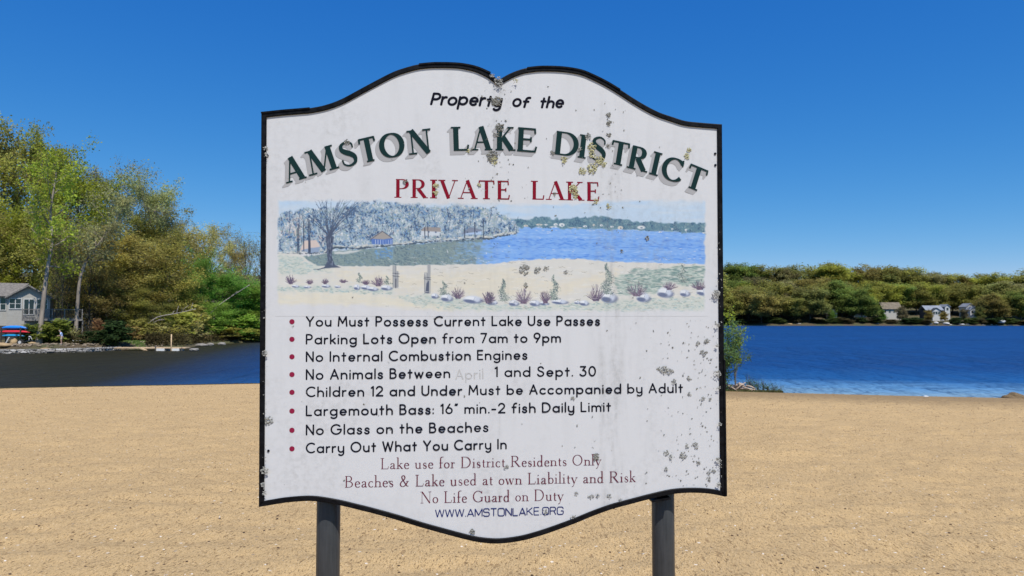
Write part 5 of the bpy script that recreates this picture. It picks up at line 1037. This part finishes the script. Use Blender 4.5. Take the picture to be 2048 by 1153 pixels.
# deck on posts
yd0, yd1 = D0 - 3.2, D0 - .02; Xd = lambda p_: W(p_, 640, yd0)[0]; Zd = lambda p_: W(40, p_, yd0)[2]
deck = empty('deck', (Xd(106), yd0, gz_at(Xd(106), yd0)), 0, 'raised grey timber deck with railing at the cottage side', 'deck')
def dk(mb, name, mat, par=deck):
    o0 = np.array(deck.location); mb.v = [tuple(np.array(q) - o0) for q in mb.v]; return mb.build(name, mat, par)
dk(MB().box(Xd(45), Xd(166), yd0, yd1, Zd(641.5), Zd(640)), 'floor', GREYW); dk(MB().box(Xd(45), Xd(166), yd0 - .05, yd0 - .005, Zd(642.2), Zd(638)), 'fascia', GREYW)
rail = MB().box(Xd(45), Xd(166), yd0 - .03, yd0 + .07, Zd(619.6), Zd(618.4)).box(Xd(45), Xd(166), yd0, yd0 + .05, Zd(637), Zd(636.3)); bal = MB()
for p_ in np.arange(46, 166, 1.9): bal.box(Xd(p_) - .022, Xd(p_) + .022, yd0, yd0 + .045, Zd(638), Zd(619.4))
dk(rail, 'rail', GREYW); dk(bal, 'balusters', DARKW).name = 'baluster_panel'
for p_ in (46, 75, 104, 129, 165): dk(MB().box(Xd(p_) - .07, Xd(p_) + .07, yd0 - .06, yd0 + .08, Zd(638), Zd(617.5)), 'rail_post', GREYW)
for p_ in (52, 103, 137, 166): dk(MB().box(Xd(p_) - .09, Xd(p_) + .09, yd0 + .1, yd0 + .28, gz_at(Xd(p_), yd0) - .3, Zd(642.3)), 'post', GREYW)
dk(MB().box(Xd(47), Xd(53), yd0 + .3, yd0 + .8, Zd(638), Zd(631)).box(Xd(53.3), Xd(70), yd0 + .3, yd0 + .9, Zd(638), Zd(634)), 'storage_box', TRIM)
deck.location = (W(106, 640, D0 - 1.2)[0], D0 - 1.2, deck.location[2]); deck.rotation_euler[2] = R(30); deck.scale[0] = .86
# retaining wall of grey stones
m, nt, p = nmat('grey_wall_stone'); v = coords(nt, (1, 1, 2.6)); vo = add(nt, 'ShaderNodeTexVoronoi', feature='DISTANCE_TO_EDGE'); vo.inputs['Scale'].default_value = 1.6; lk(nt, v, vo.inputs['Vector'])
vc = add(nt, 'ShaderNodeTexVoronoi'); vc.inputs['Scale'].default_value = 1.6; lk(nt, v, vc.inputs['Vector'])
c = mix(nt, ramp(nt, vc.outputs['Color'], [(.2, 0), (.8, 1)]), (.26, .25, .235), (.50, .48, .45)); c = mix(nt, ramp(nt, vo.outputs['Distance'], [(.03, 1), (.1, 0)]), c, (.05, .045, .04))
lk(nt, c, p.inputs['Base Color']); p.inputs['Roughness'].default_value = .95; STONE = m
lk(nt, bump(nt, vo.outputs['Distance'], .8, .1), p.inputs['Normal'])
pw = [G(x, y)[:2] for x, y in ((-90, 711), (0, 708), (100, 706), (170, 704.2), (240, 701))]; Q = cr([(*q, 0) for q in pw], 14); rw = random.Random(4); mb = MB()
for i in range(len(Q) - 1):
    for lv in range(3):
        a_, b_ = Q[i] + (Q[i + 1] - Q[i]) * (.0 if lv % 2 == 0 else -.5), Q[i + 1] + (Q[i + 1] - Q[i]) * (-.02 if lv % 2 == 0 else -.52); hgt = .21; z0 = -.12 + lv * hgt; o = rw.uniform(-.12, .08)
        n = np.array([-(b_ - a_)[1], (b_ - a_)[0], 0]); n /= np.linalg.norm(n); f0 = n * (-.25 + o); f1 = n * .7; zz = z0 + hgt - .02 - rw.uniform(0, .05)
        mb.put([a_ + f0 + [0, 0, z0], b_ + f0 + [0, 0, z0], b_ + f1 + [0, 0, z0], a_ + f1 + [0, 0, z0], a_ + f0 * .9 + [0, 0, zz], b_ + f0 * .9 + [0, 0, zz], b_ + f1 + [0, 0, zz], a_ + f1 + [0, 0, zz]], [(0, 3, 2, 1), (4, 5, 6, 7), (0, 1, 5, 4), (1, 2, 6, 5), (2, 3, 7, 6), (3, 0, 4, 7)])
tag(mb.build('retaining_wall', STONE), 'low grey stone retaining wall along the water below the cottage', 'wall')
# kayaks on a rack
DK = 89.0; Xk = lambda p_: W(p_, 640, DK)[0]; Zk = lambda p_: W(40, p_, DK)[2]; GK = gz_at(Xk(40), DK)
def kayak(x0, x1, yt, yb_, col, lab, dy=0.0):
    xa, xb = Xk(x0), Xk(x1); zt, zb = Zk(yt), Zk(yb_); L = xb - xa; n, m_ = 25, 14; V = []
    for i in range(n):
        t = i / (n - 1); s = max(.02, math.sin(PI * t)) ** .55; rock_ = .10 * (2 * t - 1) ** 4
        for j in range(m_):
            a = 2 * PI * j / m_; V.append((xa + L * t, math.cos(a) * .36 * s, (zt + zb) / 2 - (zt - zb) * rock_ * 2 + math.sin(a) * (zt - zb) / 2 * (s if math.sin(a) > 0 else s * .85)))
    F = [(i * m_ + j, (i + 1) * m_ + j, (i + 1) * m_ + (j + 1) % m_, i * m_ + (j + 1) % m_) for i in range(n - 1) for j in range(m_)] + [tuple(range(m_)), tuple(range((n - 1) * m_, n * m_))[::-1]]
    c_ = ((xa + xb) / 2, DK + dy, zb); k = empty('kayak', c_, 0, lab, 'kayak', 'kayaks by the left shore')
    mesh_obj('hull', [(a - c_[0], b, c - zb) for a, b, c in V], F, plain('kayak_plastic', col, .35, .06, 2), k, True)
    h = (zt - zb) / 2
    MB().tube([(L * .12 * math.cos(t), .22 * math.sin(t), h * .35 - .0 + h * .55) for t in np.linspace(0, 2 * PI, 17)], .025, 6, False).build('cockpit_rim', GLASS, k, True)
    for s in (-1, 1): MB().tube([(s * L * .44, -.05, h * 1.1), (s * L * .46, -.07, h * .9), (s * L * .48, -.05, h * .9)], .02, 6).build('carry_handle', GLASS, k, True)
kayak(2, 55, 651.5, 659.5, (.02, .22, .72), 'royal blue kayak at the top of the rack'); kayak(-6, 61, 660.5, 667.8, (.62, .03, .05), 'red kayak in the middle of the rack'); kayak(3, 50, 668.8, 674.2, (.02, .33, .68), 'light blue kayak lowest on the rack'); kayak(34, 69, 680, 688.5, (.05, .24, .28), 'teal kayak lying on the ground behind the trailer', 1.6)
rk = empty('kayak_rack', (Xk(28), DK, GK), 0, 'dark timber rack carrying three kayaks', 'rack')
for p_ in (8, 46):
    for s in (-.42, .42): MB().box(Xk(p_) - Xk(28) - .05, Xk(p_) - Xk(28) + .05, s - .05, s + .05, -.3, Zk(655) - GK).build('upright', DARKW, rk)
    for z_ in (660.1, 668.4, 675): MB().box(Xk(p_) - Xk(28) - .04, Xk(p_) - Xk(28) + .04, -.36, .36, Zk(z_) - GK - .07, Zk(z_) - GK).build('crossbar', DARKW, rk)
# trailer, boulder, plank, bench
DT = 87.0; Xt = lambda p_: W(p_, 640, DT)[0]; Zt = lambda p_: W(40, p_, DT)[2]; GT_ = gz_at(Xt(44), DT)
tr = empty('boat_trailer', (Xt(42), DT, GT_), 0, 'small dark boat trailer with one wheel and grey winch below the kayaks', 'trailer')
wh = MB().tube([(0, -.1, .38), (0, .1, .38)], .38, 22).build('tyre', plain('black_rubber', (.02, .02, .02), .8, .3), tr); MB().tube([(0, -.13, .38), (0, .06, .38)], .19, 16).build('rim', TRIM, wh)
MB().tube([(-.2, .1, .42), (1.0, .3, .55), (1.7, .3, .5)], .05, 8).tube([(.1, .1, .38), (.1, 1.3, .38)], .04, 8).build('chassis', GLASS, tr)
MB().tube([(.85, .3, .5), (.9, .3, .95)], .06, 8).ico((.95, .3, 1.05), (.17, .14, .12), 2).tube([(1.05, .3, 1.05), (1.32, .25, .62)], .05, 8).build('winch', plain('galvanised_steel', (.42, .43, .45), .4, .2, 8, metal=.3), tr, True)
rgb = random.Random(6)
def rock_at(x, y, z, r, lab, mat, group, name='rock'):
    mb = MB().ico((0, 0, 0), r, 3, .22, rgb); return tag(mb.build(name, mat, None, True, (x, y, z)), lab, 'rock', group)
TANR, GREYR, WHITER = plain('tan_rock', (.36, .25, .13), .95, .3, 2.5, bmp=.05), plain('grey_rock', (.22, .205, .185), .95, .35, 2.2, bmp=.06), plain('pale_rock', (.58, .565, .54), .95, .2, 1.5, bmp=.08)
rock_at(Xt(28.5), DT, GT_ + .42, (.4, .35, .55), 'upright tan boulder beside the trailer wheel', TANR, 'rocks on the left bank')
tag(MB().box(-.06, .06, -.05, .05, 0, 1.15).build('plank', TRIM, None, False, (Xt(11), DT, GT_)), 'white plank leaning near the tan boulder', 'plank'); bpy.data.objects['plank'].rotation_euler = (0, .5, 0)
be = empty('bench', (Xt(141), DT + 1.5, gz_at(Xt(141), DT + 1.5)), 0, 'low grey bench on the bank right of the man', 'bench')
MB().box(-.5, .5, -.2, .2, .38, .44).build('seat', TRIM, be)
for s in (-.42, .42): MB().box(s - .04, s + .04, -.16, .16, -.1, .38).build('leg', GREYW, be)
for k, (px, py, w, mt, lab) in enumerate([(4, 694, 1.0, TANR, 'tan rock at the left edge under the kayaks'), (18, 692, .8, TANR, 'flat tan rock left of the trailer wheel'), (56, 694, .6, GREYR, 'grey rock right of the trailer wheel'), (63, 692, .5, TANR, 'small tan rock left of the thick pale trunk'), (93, 693, .6, TANR, 'tan rock right of the thick pale trunk'), (100, 694, .5, GREYR, 'small grey rock left of the man'), (145, 693, .4, GREYR, 'small rock below the grey bench'), (160, 692, .6, GREYR, 'grey rock right of the bench'), (248, 690, .6, WHITER, 'pale rock on the grass patch'),
   (388, 691, .6, GREYR, 'grey rock at the right end of the dock'), (404, 689, .8, GREYR, 'long grey waterside rock under the dead trunks'), (420, 688, .6, GREYR, 'small waterside rock left of the sign'), (442, 686.5, .7, GREYR, 'dark waterside rock left of the sign')]):
    q = G(px, py, .75 if py > 690 else .3); rock_at(q[0], q[1], max(gz_at(q[0], q[1]), .1) + .08, (w, w * .7, w * .34), lab, mt, 'rocks on the left bank')
mb = MB()
for _ in range(420):
    px = rgb.uniform(-20, 330); q = W(px, 640, np.interp(px, [0, 190, 330], [82.6, 87.6, 97]) + abs(rgb.gauss(0, 2.0))); s_ = rgb.uniform(.05, .2); mb.ico((q[0], q[1], gz_at(q[0], q[1]) + s_ * .2), (s_ * 1.3, s_, s_ * .6), 1, .25, rgb)
tag(mb.build('rubble', plain('brown_rubble', (.21, .165, .115), .95, .55, 1.1)), 'loose brown stones strewn along the top of the retaining wall', 'rubble', None, 'stuff')
# grass patch and dry reeds
def blades(n, area, h, rg, w=.02):
    Vs, Fs = [], []
    for _ in range(n):
        x, y, z = area(); a = rg.uniform(0, 6.28); d = np.array([math.cos(a), math.sin(a), 0]) * w; l_ = np.array([rg.uniform(-.4, .4), rg.uniform(-.4, .4), 1]) * h * rg.uniform(.5, 1.2); b = len(Vs)
        Vs += [np.array([x, y, z - .02]) - d, np.array([x, y, z - .02]) + d, np.array([x, y, z]) + l_ * .6 + d * .7, np.array([x, y, z]) + l_, np.array([x, y, z]) + l_ * .6 - d * .7]; Fs.append((b, b + 1, b + 2, b + 3, b + 4))
    return Vs, Fs
GRASS, REED = plain('green_grass', (.10, .16, .03), .9, .35, 4), plain('dry_reeds', (.42, .28, .13), .9, .3, 5)
def a1(): x, y = rgb.uniform(228, 292), rgb.uniform(0, 1); q = W(x, 640, 94 + 8 * y); return q[0], q[1], gz_at(q[0], q[1])
V, F = blades(5000, a1, .2, rgb, .06); tag(mesh_obj('grass', V, F, GRASS), 'patch of short green grass beside the dock', 'grass', None, 'stuff')
def a2(): x, y = rgb.gauss(398, 14), rgb.uniform(0, 1); q = W(x, 640, 113 + 4 * y); return q[0], q[1], max(.05, gz_at(q[0], q[1]))
V, F = blades(900, a2, .7, rgb, .03); tag(mesh_obj('dry_grass', V, F, REED), 'tawny dry grass above the rocks right of the dock', 'grass', None, 'stuff')
# dock
dq = G(330, 697, .3); dock = empty('dock', (dq[0], dq[1], 0), 0, 'low wooden dock with white floats reaching into the water', 'dock')
PINE, FLT = plain('pale_dock_wood', (.55, .40, .24), .85, .25, 5, (1, 6, 1)), plain('white_float', (.72, .72, .70), .5, .1)
Xq = lambda p_: W(p_, 640, dq[1])[0] - dq[0]
MB().box(Xq(236), Xq(377), -.7, .7, .30, .42).build('deck', PINE, dock)
for p_ in (328, 357): MB().box(Xq(p_ - 8), Xq(p_ + 8), -.78, .6, -.1, .295).build('float', FLT, dock)
for p_, h in ((319, 1.1), (350, 3.4), (371, .7)): MB().tube([(Xq(p_), -.85, -1), (Xq(p_), -.85, h * .62)], .075, 8).build('post', PINE if p_ == 350 else DARKW, dock, True)
gp = MB().prism([(Xq(284), .43), (Xq(291), .43), (Xq(303), .08), (Xq(298), .08)], -1.1, -.75); gp.build('ramp', PINE, dock)

# ------------------------------------------------------------------ the man in the blue shirt
PD = 87.0; q = W(124.5, 640, PD); man = empty('person', (q[0], PD, gz_at(q[0], PD)), R(115), 'person in light blue shirt and khaki shorts standing with head bowed by a bush', 'person')
def skinned(name, verts, edges, rad, mat, par, lv=2):
    me = bpy.data.meshes.new(name); me.from_pydata(verts, edges, []); o = bpy.data.objects.new(name, me); COL.objects.link(o); o.parent = par
    md = o.modifiers.new('skin', 'SKIN'); sv = me.skin_vertices[0].data
    for i, r_ in enumerate(rad): sv[i].radius = (r_, r_) if not hasattr(r_, '__len__') else r_
    sv[0].use_root = True; s = o.modifiers.new('sub', 'SUBSURF'); s.levels = s.render_levels = lv; me.materials.append(mat); return o
SKIN = plain('skin', (.50, .30, .21), .6, .08)
# local axes: +y is where he faces
vb = [(0, 0, .95), (0, .02, 1.15), (0, .07, 1.36), (0, .13, 1.48), (0, .20, 1.56), (0, .25, 1.66), (.1, 0, .88), (.11, .03, .5), (.11, -.02, .09), (.12, .13, .05), (-.1, 0, .88), (-.12, .05, .5), (-.12, 0, .09), (-.13, .15, .05),
      (.19, .07, 1.4), (.24, .1, 1.14), (.19, .32, 1.03), (.17, .41, 1.02), (-.19, .07, 1.4), (-.24, .12, 1.14), (-.17, .34, 1.06), (-.15, .43, 1.05)]
eb = [(0, 1), (1, 2), (2, 3), (3, 4), (4, 5), (0, 6), (6, 7), (7, 8), (8, 9), (0, 10), (10, 11), (11, 12), (12, 13), (2, 14), (14, 15), (15, 16), (16, 17), (2, 18), (18, 19), (19, 20), (20, 21)]
for s, w0 in ((1, 17), (-1, 21)):            # five fingers
    for k, (dx, dy, dz) in enumerate([(-.035, .07, -.03), (-.012, .085, -.04), (.012, .08, -.04), (.034, .065, -.035), (-.05 * s, .03, .03)]):
        i = len(vb); b = vb[w0]; vb.append((b[0] + dx, b[1] + dy, b[2] + dz)); eb.append((w0, i))
rb = [(.15, .12), (.14, .11), (.17, .11), .06, .075, .085, .095, .062, .04, .035, .095, .062, .04, .035, .065, .045, .033, .03, .065, .045, .033, .03] + [.009] * 10
skinned('body', vb, eb, rb, SKIN, man)
skinned('shirt', [(0, 0, .90), (0, .02, 1.12), (0, .07, 1.36), (0, .12, 1.46), (.19, .07, 1.4), (.235, .1, 1.2), (-.19, .07, 1.4), (-.235, .11, 1.2)], [(0, 1), (1, 2), (2, 3), (2, 4), (4, 5), (2, 6), (6, 7)], [(.19, .15), (.175, .14), (.2, .14), .085, .09, .075, .09, .075], plain('light_blue_cotton', (.40, .54, .84), .85, .12, 5), man)
skinned('shorts', [(0, 0, .94), (.1, 0, .86), (.115, .03, .55), (-.1, 0, .86), (-.12, .05, .55)], [(0, 1), (1, 2), (0, 3), (3, 4)], [(.17, .14), .12, .105, .12, .105], plain('khaki_cotton', (.48, .38, .26), .9, .12, 5), man)
MB().ico((0, .235, 1.71), (.088, .1, .085), 3, flat=-.1).build('hair', plain('grey_hair', (.34, .32, .30), .9, .2, 20), man, True)
for s in (-1, 1): MB().ico((s * .032, .335, 1.665), (.011, .008, .009), 1).build('eye', GLASS, man, True)
MB().ico((0, .35, 1.64), (.014, .02, .022), 2).build('nose', SKIN, man, True); MB().ico((0, .33, 1.605), (.028, .012, .008), 2).build('mouth', plain('lips', (.40, .18, .15), .6, .05), man, True)
for s in (-1, 1): MB().ico((s * .088, .24, 1.655), (.012, .022, .032), 2).build('ear', SKIN, man, True); MB().ico((s * .12, .08 + .01 * s, .04), (.05, .13, .045), 2, flat=-.9).build('shoe', TRIM, man, True)

# ------------------------------------------------------------------ far shore houses, rocks, boat
def far_house(px0, px1, yt, ye, yb_, wall, roof, lab, dep, gable=True, wins=2, depth=7.0):
    x0, x1 = W(px0, 640, dep)[0], W(px1, 640, dep)[0]; zt, ze, zb = (W(px0, v_, dep)[2] for v_ in (yt, ye, yb_)); cx = (x0 + x1) / 2; g = min(gz_at(cx, dep), zb) - 1
    h = empty('house', (cx, dep, g), 0, lab, 'house', 'houses on the far shore'); w = (x1 - x0) / 2
    if gable:
        MB().prism([(-w, 0), (w, 0), (w, ze - g), (0, zt - g), (-w, ze - g)], 0, depth).build('wall', wall, h); e = .35; n = np.array([0, 0, .22])
        for s in (-1, 1):
            slab((s * (w + e), -.5, ze - g - e * (zt - ze) / w), (0, -.5, zt - g), (0, depth + .5, zt - g), (s * (w + e), depth + .5, ze - g - e * (zt - ze) / w), -.25 * s).build('roof', roof, h)
    else:
        MB().box(-w, w, 0, depth, 0, ze - g).build('wall', wall, h); slab((-w - .5, -.7, ze - g - .2), (w + .5, -.7, ze - g - .2), (w + .5, depth / 2, zt - g), (-w - .5, depth / 2, zt - g), .25).build('roof', roof, h); slab((-w - .5, depth + .7, ze - g - .2), (-w - .5, depth / 2, zt - g), (w + .5, depth / 2, zt - g), (w + .5, depth + .7, ze - g - .2), .25).build('roof', roof, h)
    for k in range(wins):
        xm = -w + 2 * w * (k + .5) / wins; f = MB().box(xm - .75, xm + .75, -.1, -.01, ze - g - 2.4, ze - g - .5).build('window', TRIM, h); MB().box(xm - .6, xm + .6, -.14, -.105, ze - g - 2.25, ze - g - .65).build('pane', GLASS, f)
    return h
DARKS = siding('dark_grey_clapboard', (.05, .055, .065)); CREAM = siding('cream_clapboard', (.50, .48, .43)); GROOF = plain('slate_roof', (.22, .24, .28), .8, .2, .6); BROOF = plain('brown_roof', (.17, .14, .10), .9, .3, .6)
far_house(1766, 1803, 605.5, 618.5, 639, CREAM, BROOF, 'long cream far house with brown roof', 447, False, 4)
far_house(1852, 1886, 612, 621, 637, DARKS, GROOF, 'dark grey far house with pale slate roof above the white rocks', 448, False, 0)
far_house(1865.5, 1881, 616.5, 621.5, 631, TRIM, DARKS, 'white glazed porch gable of the dark grey far house', 445.5, True, 3, 2.2)
far_house(1890.5, 1900.5, 609.5, 614, 632, TRIM, GROOF, 'narrow tall white far house beside the dark grey house', 450, True, 1)
far_house(1933, 1950, 607.5, 614, 628, TRIM, GROOF, 'white far house with rear gable on the right slope', 452, True, 1)
far_house(1941, 1957, 614.5, 620, 632, TRIM, GROOF, 'white far cottage in front of the rear gable house', 446, True, 2, 4)
far_house(1662, 1674, 619.5, 627, 637, TRIM, GROOF, 'small white far cottage nearest the sign', 443.5, True, 2)
far_house(1708, 1734, 614, 622, 636, CREAM, BROOF, 'cream far house half hidden by trees left of the long cream house', 455, False, 3)
FR = [(1453, 651.5, 7, .8, WHITER, 'flat pale rock at the far waterline next to the sign'), (1580, 649, 9, 2.4, TANR, 'tan rock slab on the far shore below a reddish tree'), (1597, 648, 9, 2.2, GREYR, 'grey rocks on the far shore right of the tan slab'), (1620, 651, 9, 1.1, WHITER, 'low pale rock at the far waterline left of the small cottage'), (1644, 651.5, 3, 1.6, WHITER, 'small upright white rock at the far waterline'), (1710, 650, 10, 1.8, WHITER, 'pale rock below the cream half hidden house'), (1769, 650.5, 5, 2.2, WHITER, 'white round rock left of the yellow boat'), (1755, 648, 5, 2, GREYR, 'grey rock left of the white round rock'),
      (1862, 648.5, 6, 2, WHITER, 'leftmost white rock below the dark grey house'), (1873, 646.5, 8, 3.6, WHITER, 'tall white rock below the dark grey house'), (1884, 641.5, 7, 2.5, GREYR, 'grey rock just above the white rocks'), (1893, 648, 13, 3, WHITER, 'widest white rock below the narrow white house'), (1901, 650.5, 7, 1.6, WHITER, 'low pale rock right of the widest white rock'), (1922, 649.5, 12, 1.8, WHITER, 'long pale rock below the white cottages'), (1934, 649.5, 9, 1.8, GREYR, 'grey rock right of the long pale rock'), (1966, 650.5, 8, 1.8, GREYR, 'grey rock at the far waterline left of two small pale rocks'), (1983, 650.5, 4, 2, WHITER, 'small pale rock below the large bank boulder'), (1992, 651, 5, 1.6, WHITER, 'second small pale rock right below the bank boulder'), (2002, 643.5, 17, 4.2, WHITER, 'large pale boulder up the far bank at right'), (2017, 651, 9, 1.8, GREYR, 'flat grey rock at the far waterline right of the bank boulder')]
for px, py, w, h, mt, lab in FR:
    dep = 432.2; q = W(px, py, dep); w_ = w * dep / F_PX / 2 * 1.1; h_ = h * dep / F_PX * .75; rock_at(q[0], dep, max(q[2], .1), (w_, w_ * .8, h_), lab, mt, 'rocks along the far waterline')
bq = W(1801, 648, 433); bt = empty('rowing_boat', (bq[0], 433, gz_at(bq[0], 433)), 0, 'small yellow boat pulled up on the far shore below the long cream house', 'boat')
V = [(2.0 * (i / 8 - 1), math.cos(a) * .6 * max(.05, math.sin(PI * (i + .3) / 16.6)) ** .6, .75 + math.sin(a) * .6 * max(.05, math.sin(PI * (i + .3) / 16.6)) ** .4) for i in range(17) for a in np.linspace(PI, 2 * PI, 9)]
mesh_obj('hull', V, [(i * 9 + j, i * 9 + j + 1, (i + 1) * 9 + j + 1, (i + 1) * 9 + j) for i in range(16) for j in range(8)], plain('yellow_paint', (.62, .46, .16), .5, .1), bt, True); MB().box(-.2, .2, -.5, .5, .55, .62).build('seat', PINE, bt)

# ------------------------------------------------------------------ near shore, right of the sign
def shrub_stems(seed, n, H, spread, leaf, per, bark, droop=.0, low=2):
    rg = np.random.RandomState(seed); tb = MB(); C, T = [], []
    for i in range(n):
        az = rg.uniform(0, 6.28); out = spread * rg.uniform(.15, 1); h = H * rg.uniform(.55, 1) * (1 - .25 * out / spread)
        P = cr([(0, 0, -.1), (math.cos(az) * out * .35, math.sin(az) * out * .35, h * .45), (math.cos(az) * out * .8, math.sin(az) * out * .8, h * .8), (math.cos(az) * out * 1.05, math.sin(az) * out * 1.05, h - droop)], 4); P += rg.normal(size=P.shape) * .025
        tb.tube(P, np.linspace(.016, .004, len(P)), 5, False); tn_ = rg.uniform(.2, .8)
        for j in range(5):
            k = rg.randint(low, len(P)); e = rg.normal(size=3) * .3 + np.array([math.cos(az) * .25, math.sin(az) * .25, .35]); S = np.array([P[k], P[k] + e * .6 * rg.uniform(.5, 1.3)]); tb.tube(S, np.array([.007, .003]), 4, False)
            m_ = per // 5; w = rg.rand(m_); C.append(S[0] + (S[1] - S[0]) * w[:, None]); T.append(np.clip(tn_ + rg.normal(size=m_) * .2, 0, 1))
        m_ = per // 3; w = rg.randint(low, len(P), m_); C.append(P[w]); T.append(np.clip(tn_ + rg.normal(size=m_) * .2, 0, 1))
    V, F = leaves(np.vstack(C), leaf, rg, .10, .2); return tb, V, F, np.concatenate(T)
q = G(1446, 781, .12); sh = empty('willow_shrub', (q[0] - .1, q[1] + .3, .05), 0, 'tall green willow shrub at the waterline behind the right edge of the sign', 'shrub')
tb, V, F, t = shrub_stems(3, 64, 4.4, 1.75, .046, 150, BARK, 0, 1); tb.build('stems', BARK, sh, True).name = 'stem_cluster'; o = mesh_obj('foliage', V, F, LEAF, sh, False, {'tint': ('FACE', t)}); o.color = (.105, .165, .06, 1)
q2 = G(1478, 781, .1); sh2 = empty('sapling', (q2[0], q2[1] + .6, .05), 0, 'thin sapling with yellow green sprigs rising above the willow shrub', 'sapling')
tb, V, F, t = shrub_stems(5, 6, 5.2, .55, .065, 110, BARK); keep = V.reshape(-1, 4, 3)[:, 0, 2] > 1.5; tb.build('stem', PALE, sh2, True); V = V.reshape(-1, 4, 3)[keep].reshape(-1, 3); o = mesh_obj('foliage', V, np.arange(len(V)).reshape(-1, 4), LEAF, sh2, False, {'tint': ('FACE', t[keep])}); o.color = (.20, .23, .03, 1)
for k, (px, hpx, lab) in enumerate([(1497, 22, 'leafy green seedling nearest the willow shrub by the driftwood'), (1504, 30, 'tallest green seedling at the water edge'), (1511, 17, 'short green seedling right of the tallest one'), (1519, 22, 'bushy green seedling in the middle of the row'), (1529, 17, 'dark green seedling right of the bushy one'), (1541, 12, 'small green seedling third from the end of the row'), (1551, 10, 'small green seedling second from the end of the row'), (1560, 6, 'tiny green seedling at the right end of the row')]):
    q = G(px, 782 + (px - 1490) * .05, .04); h = hpx * q[1] / F_PX; e = empty('seedling', (q[0], q[1] + .25, .0), 0, lab, 'seedling', 'seedlings at the water edge')
    tb, V, F, t = shrub_stems(30 + k, 5, h, .13, .028, 22, BARK); tb.build('stem', BARK, e, True); o = mesh_obj('leaf_cluster', V, F, LEAF, e, False, {'tint': ('FACE', t)}); o.color = (.07, .125, .05, 1)
q = G(1474, 779, .15); dw = MB(); rd = random.Random(8)
for k in range(16):
    a = rd.uniform(-.9, .9); c_ = np.array([q[0] + rd.uniform(-.45, .75), q[1] + rd.uniform(-.3, .3), .12 + rd.uniform(0, .22)]); d = np.array([math.cos(a), rd.uniform(-.4, .4), math.sin(a) * .7]) * rd.uniform(.2, .5); dw.tube([c_ - d, c_ + d * .1 + np.array([0, 0, .04]), c_ + d], [.05, .042, .02], 6)
tag(dw.build('driftwood', plain('bleached_driftwood', (.48, .37, .29), .9, .3, 6), None, True), 'heap of bleached driftwood sticks at the foot of the willow shrub', 'driftwood')
def a3(): x = rd.uniform(1445, 1566); y = 779.5 + (x - 1445) * .055 + rd.uniform(-5, 4) * max(.15, 1 - (x - 1445) / 125); q_ = G(x, y, .06); return q_[0], q_[1], max(.0, float(beach_z(np.array([q_[0]]), np.array([q_[1]]))[0]))
V, F = blades(2600, a3, .13, rd, .012); tag(mesh_obj('shore_grass', V, F, plain('olive_shore_grass', (.09, .095, .03), .9, .4, 5)), 'strip of low olive grass between the sand and water right of the sign', 'grass', None, 'stuff')
def a4(): x = rd.uniform(-10, 530); q_ = G(x, np.interp(x, [0, 260, 520], [779, 774, 769]) + rd.uniform(-.6, .8), .03); return q_[0], q_[1], max(.0, float(beach_z(np.array([q_[0]]), np.array([q_[1]]))[0]))
V, F = blades(2600, a4, .05, rd, .02); tag(mesh_obj('waterline_weed', V, F, plain('dark_waterweed', (.06, .055, .025), .9, .4, 5)), 'thin line of dark weed washed up along the left waterline', 'weed', None, 'stuff')
q = G(2032, 798, .05); mb = MB().ico((0, 0, 0), (.62, .4, .30), 4, .28, rd); tag(mb.build('weed_heap', plain('brown_weed', (.16, .11, .055), 1, .5, 14, bmp=.04), None, True, (q[0], q[1] - .1, .04)), 'brown heap of dead weed at the water edge by the right border', 'weed heap')
# scattered bits on the sand: pebbles, bark chips, shells
def scatter(n, sizes, rgx, rel=False):
    Vs, Fs = [], []
    for _ in range(n):
        y = 4.2 * (9.0 ** rgx.random()); x = rgx.uniform(-.80, .80) * y
        if y > ys(x) - .5: continue
        z = float(beach_z(np.array([x]), np.array([y]))[0]); s = rgx.uniform(*sizes) * (y * .16 if rel else 1); b = len(Vs); a0 = rgx.uniform(0, 6); fl = rgx.uniform(.3, .7)
        for j in range(6): t = a0 + j * PI / 3; Vs.append((x + math.cos(t) * s * rgx.uniform(.6, 1.2) * 1.3, y + math.sin(t) * s * rgx.uniform(.6, 1.2), z - s * .2))
        for j in range(6): t = a0 + j * PI / 3; Vs.append((x + math.cos(t) * s * .7, y + math.sin(t) * s * .6, z + s * fl))
        Fs += [(b + j, b + (j + 1) % 6, b + 6 + (j + 1) % 6, b + 6 + j) for j in range(6)] + [tuple(range(b + 6, b + 12))]
    return Vs, Fs
V, F = scatter(14000, (.0025, .006), rd, True); tag(mesh_obj('sand_clods', V, F, plain('dark_sand_clod', (.26, .17, .085), .95, .45, 40)), 'small darker clods of sand all over the beach', 'sand', None, 'stuff')  # clods take a darker sand tone
V, F = scatter(900, (.004, .013), rd); tag(mesh_obj('bark_chips', V, F, plain('dark_bark_chip', (.07, .04, .02), .9, .5, 9)), 'dark bark chips and leaf bits strewn over the sand', 'bark chips', None, 'stuff')
V, F = scatter(700, (.003, .009), rd); tag(mesh_obj('shell_bits', V, F, plain('pale_shell', (.75, .70, .62), .7, .15, 9)), 'pale pebbles and shell bits strewn over the sand', 'pebbles', None, 'stuff')
q = G(1852, 799, .1); tag(MB().ico((0, 0, 0), (.12, .06, .05), 2, .3, rd).build('paper_scrap', TRIM, None, False, (q[0], q[1], float(beach_z(np.array([q[0]]), np.array([q[1]]))[0]) + .04)), 'white crumpled scrap on the wet sand near the waterline', 'litter')
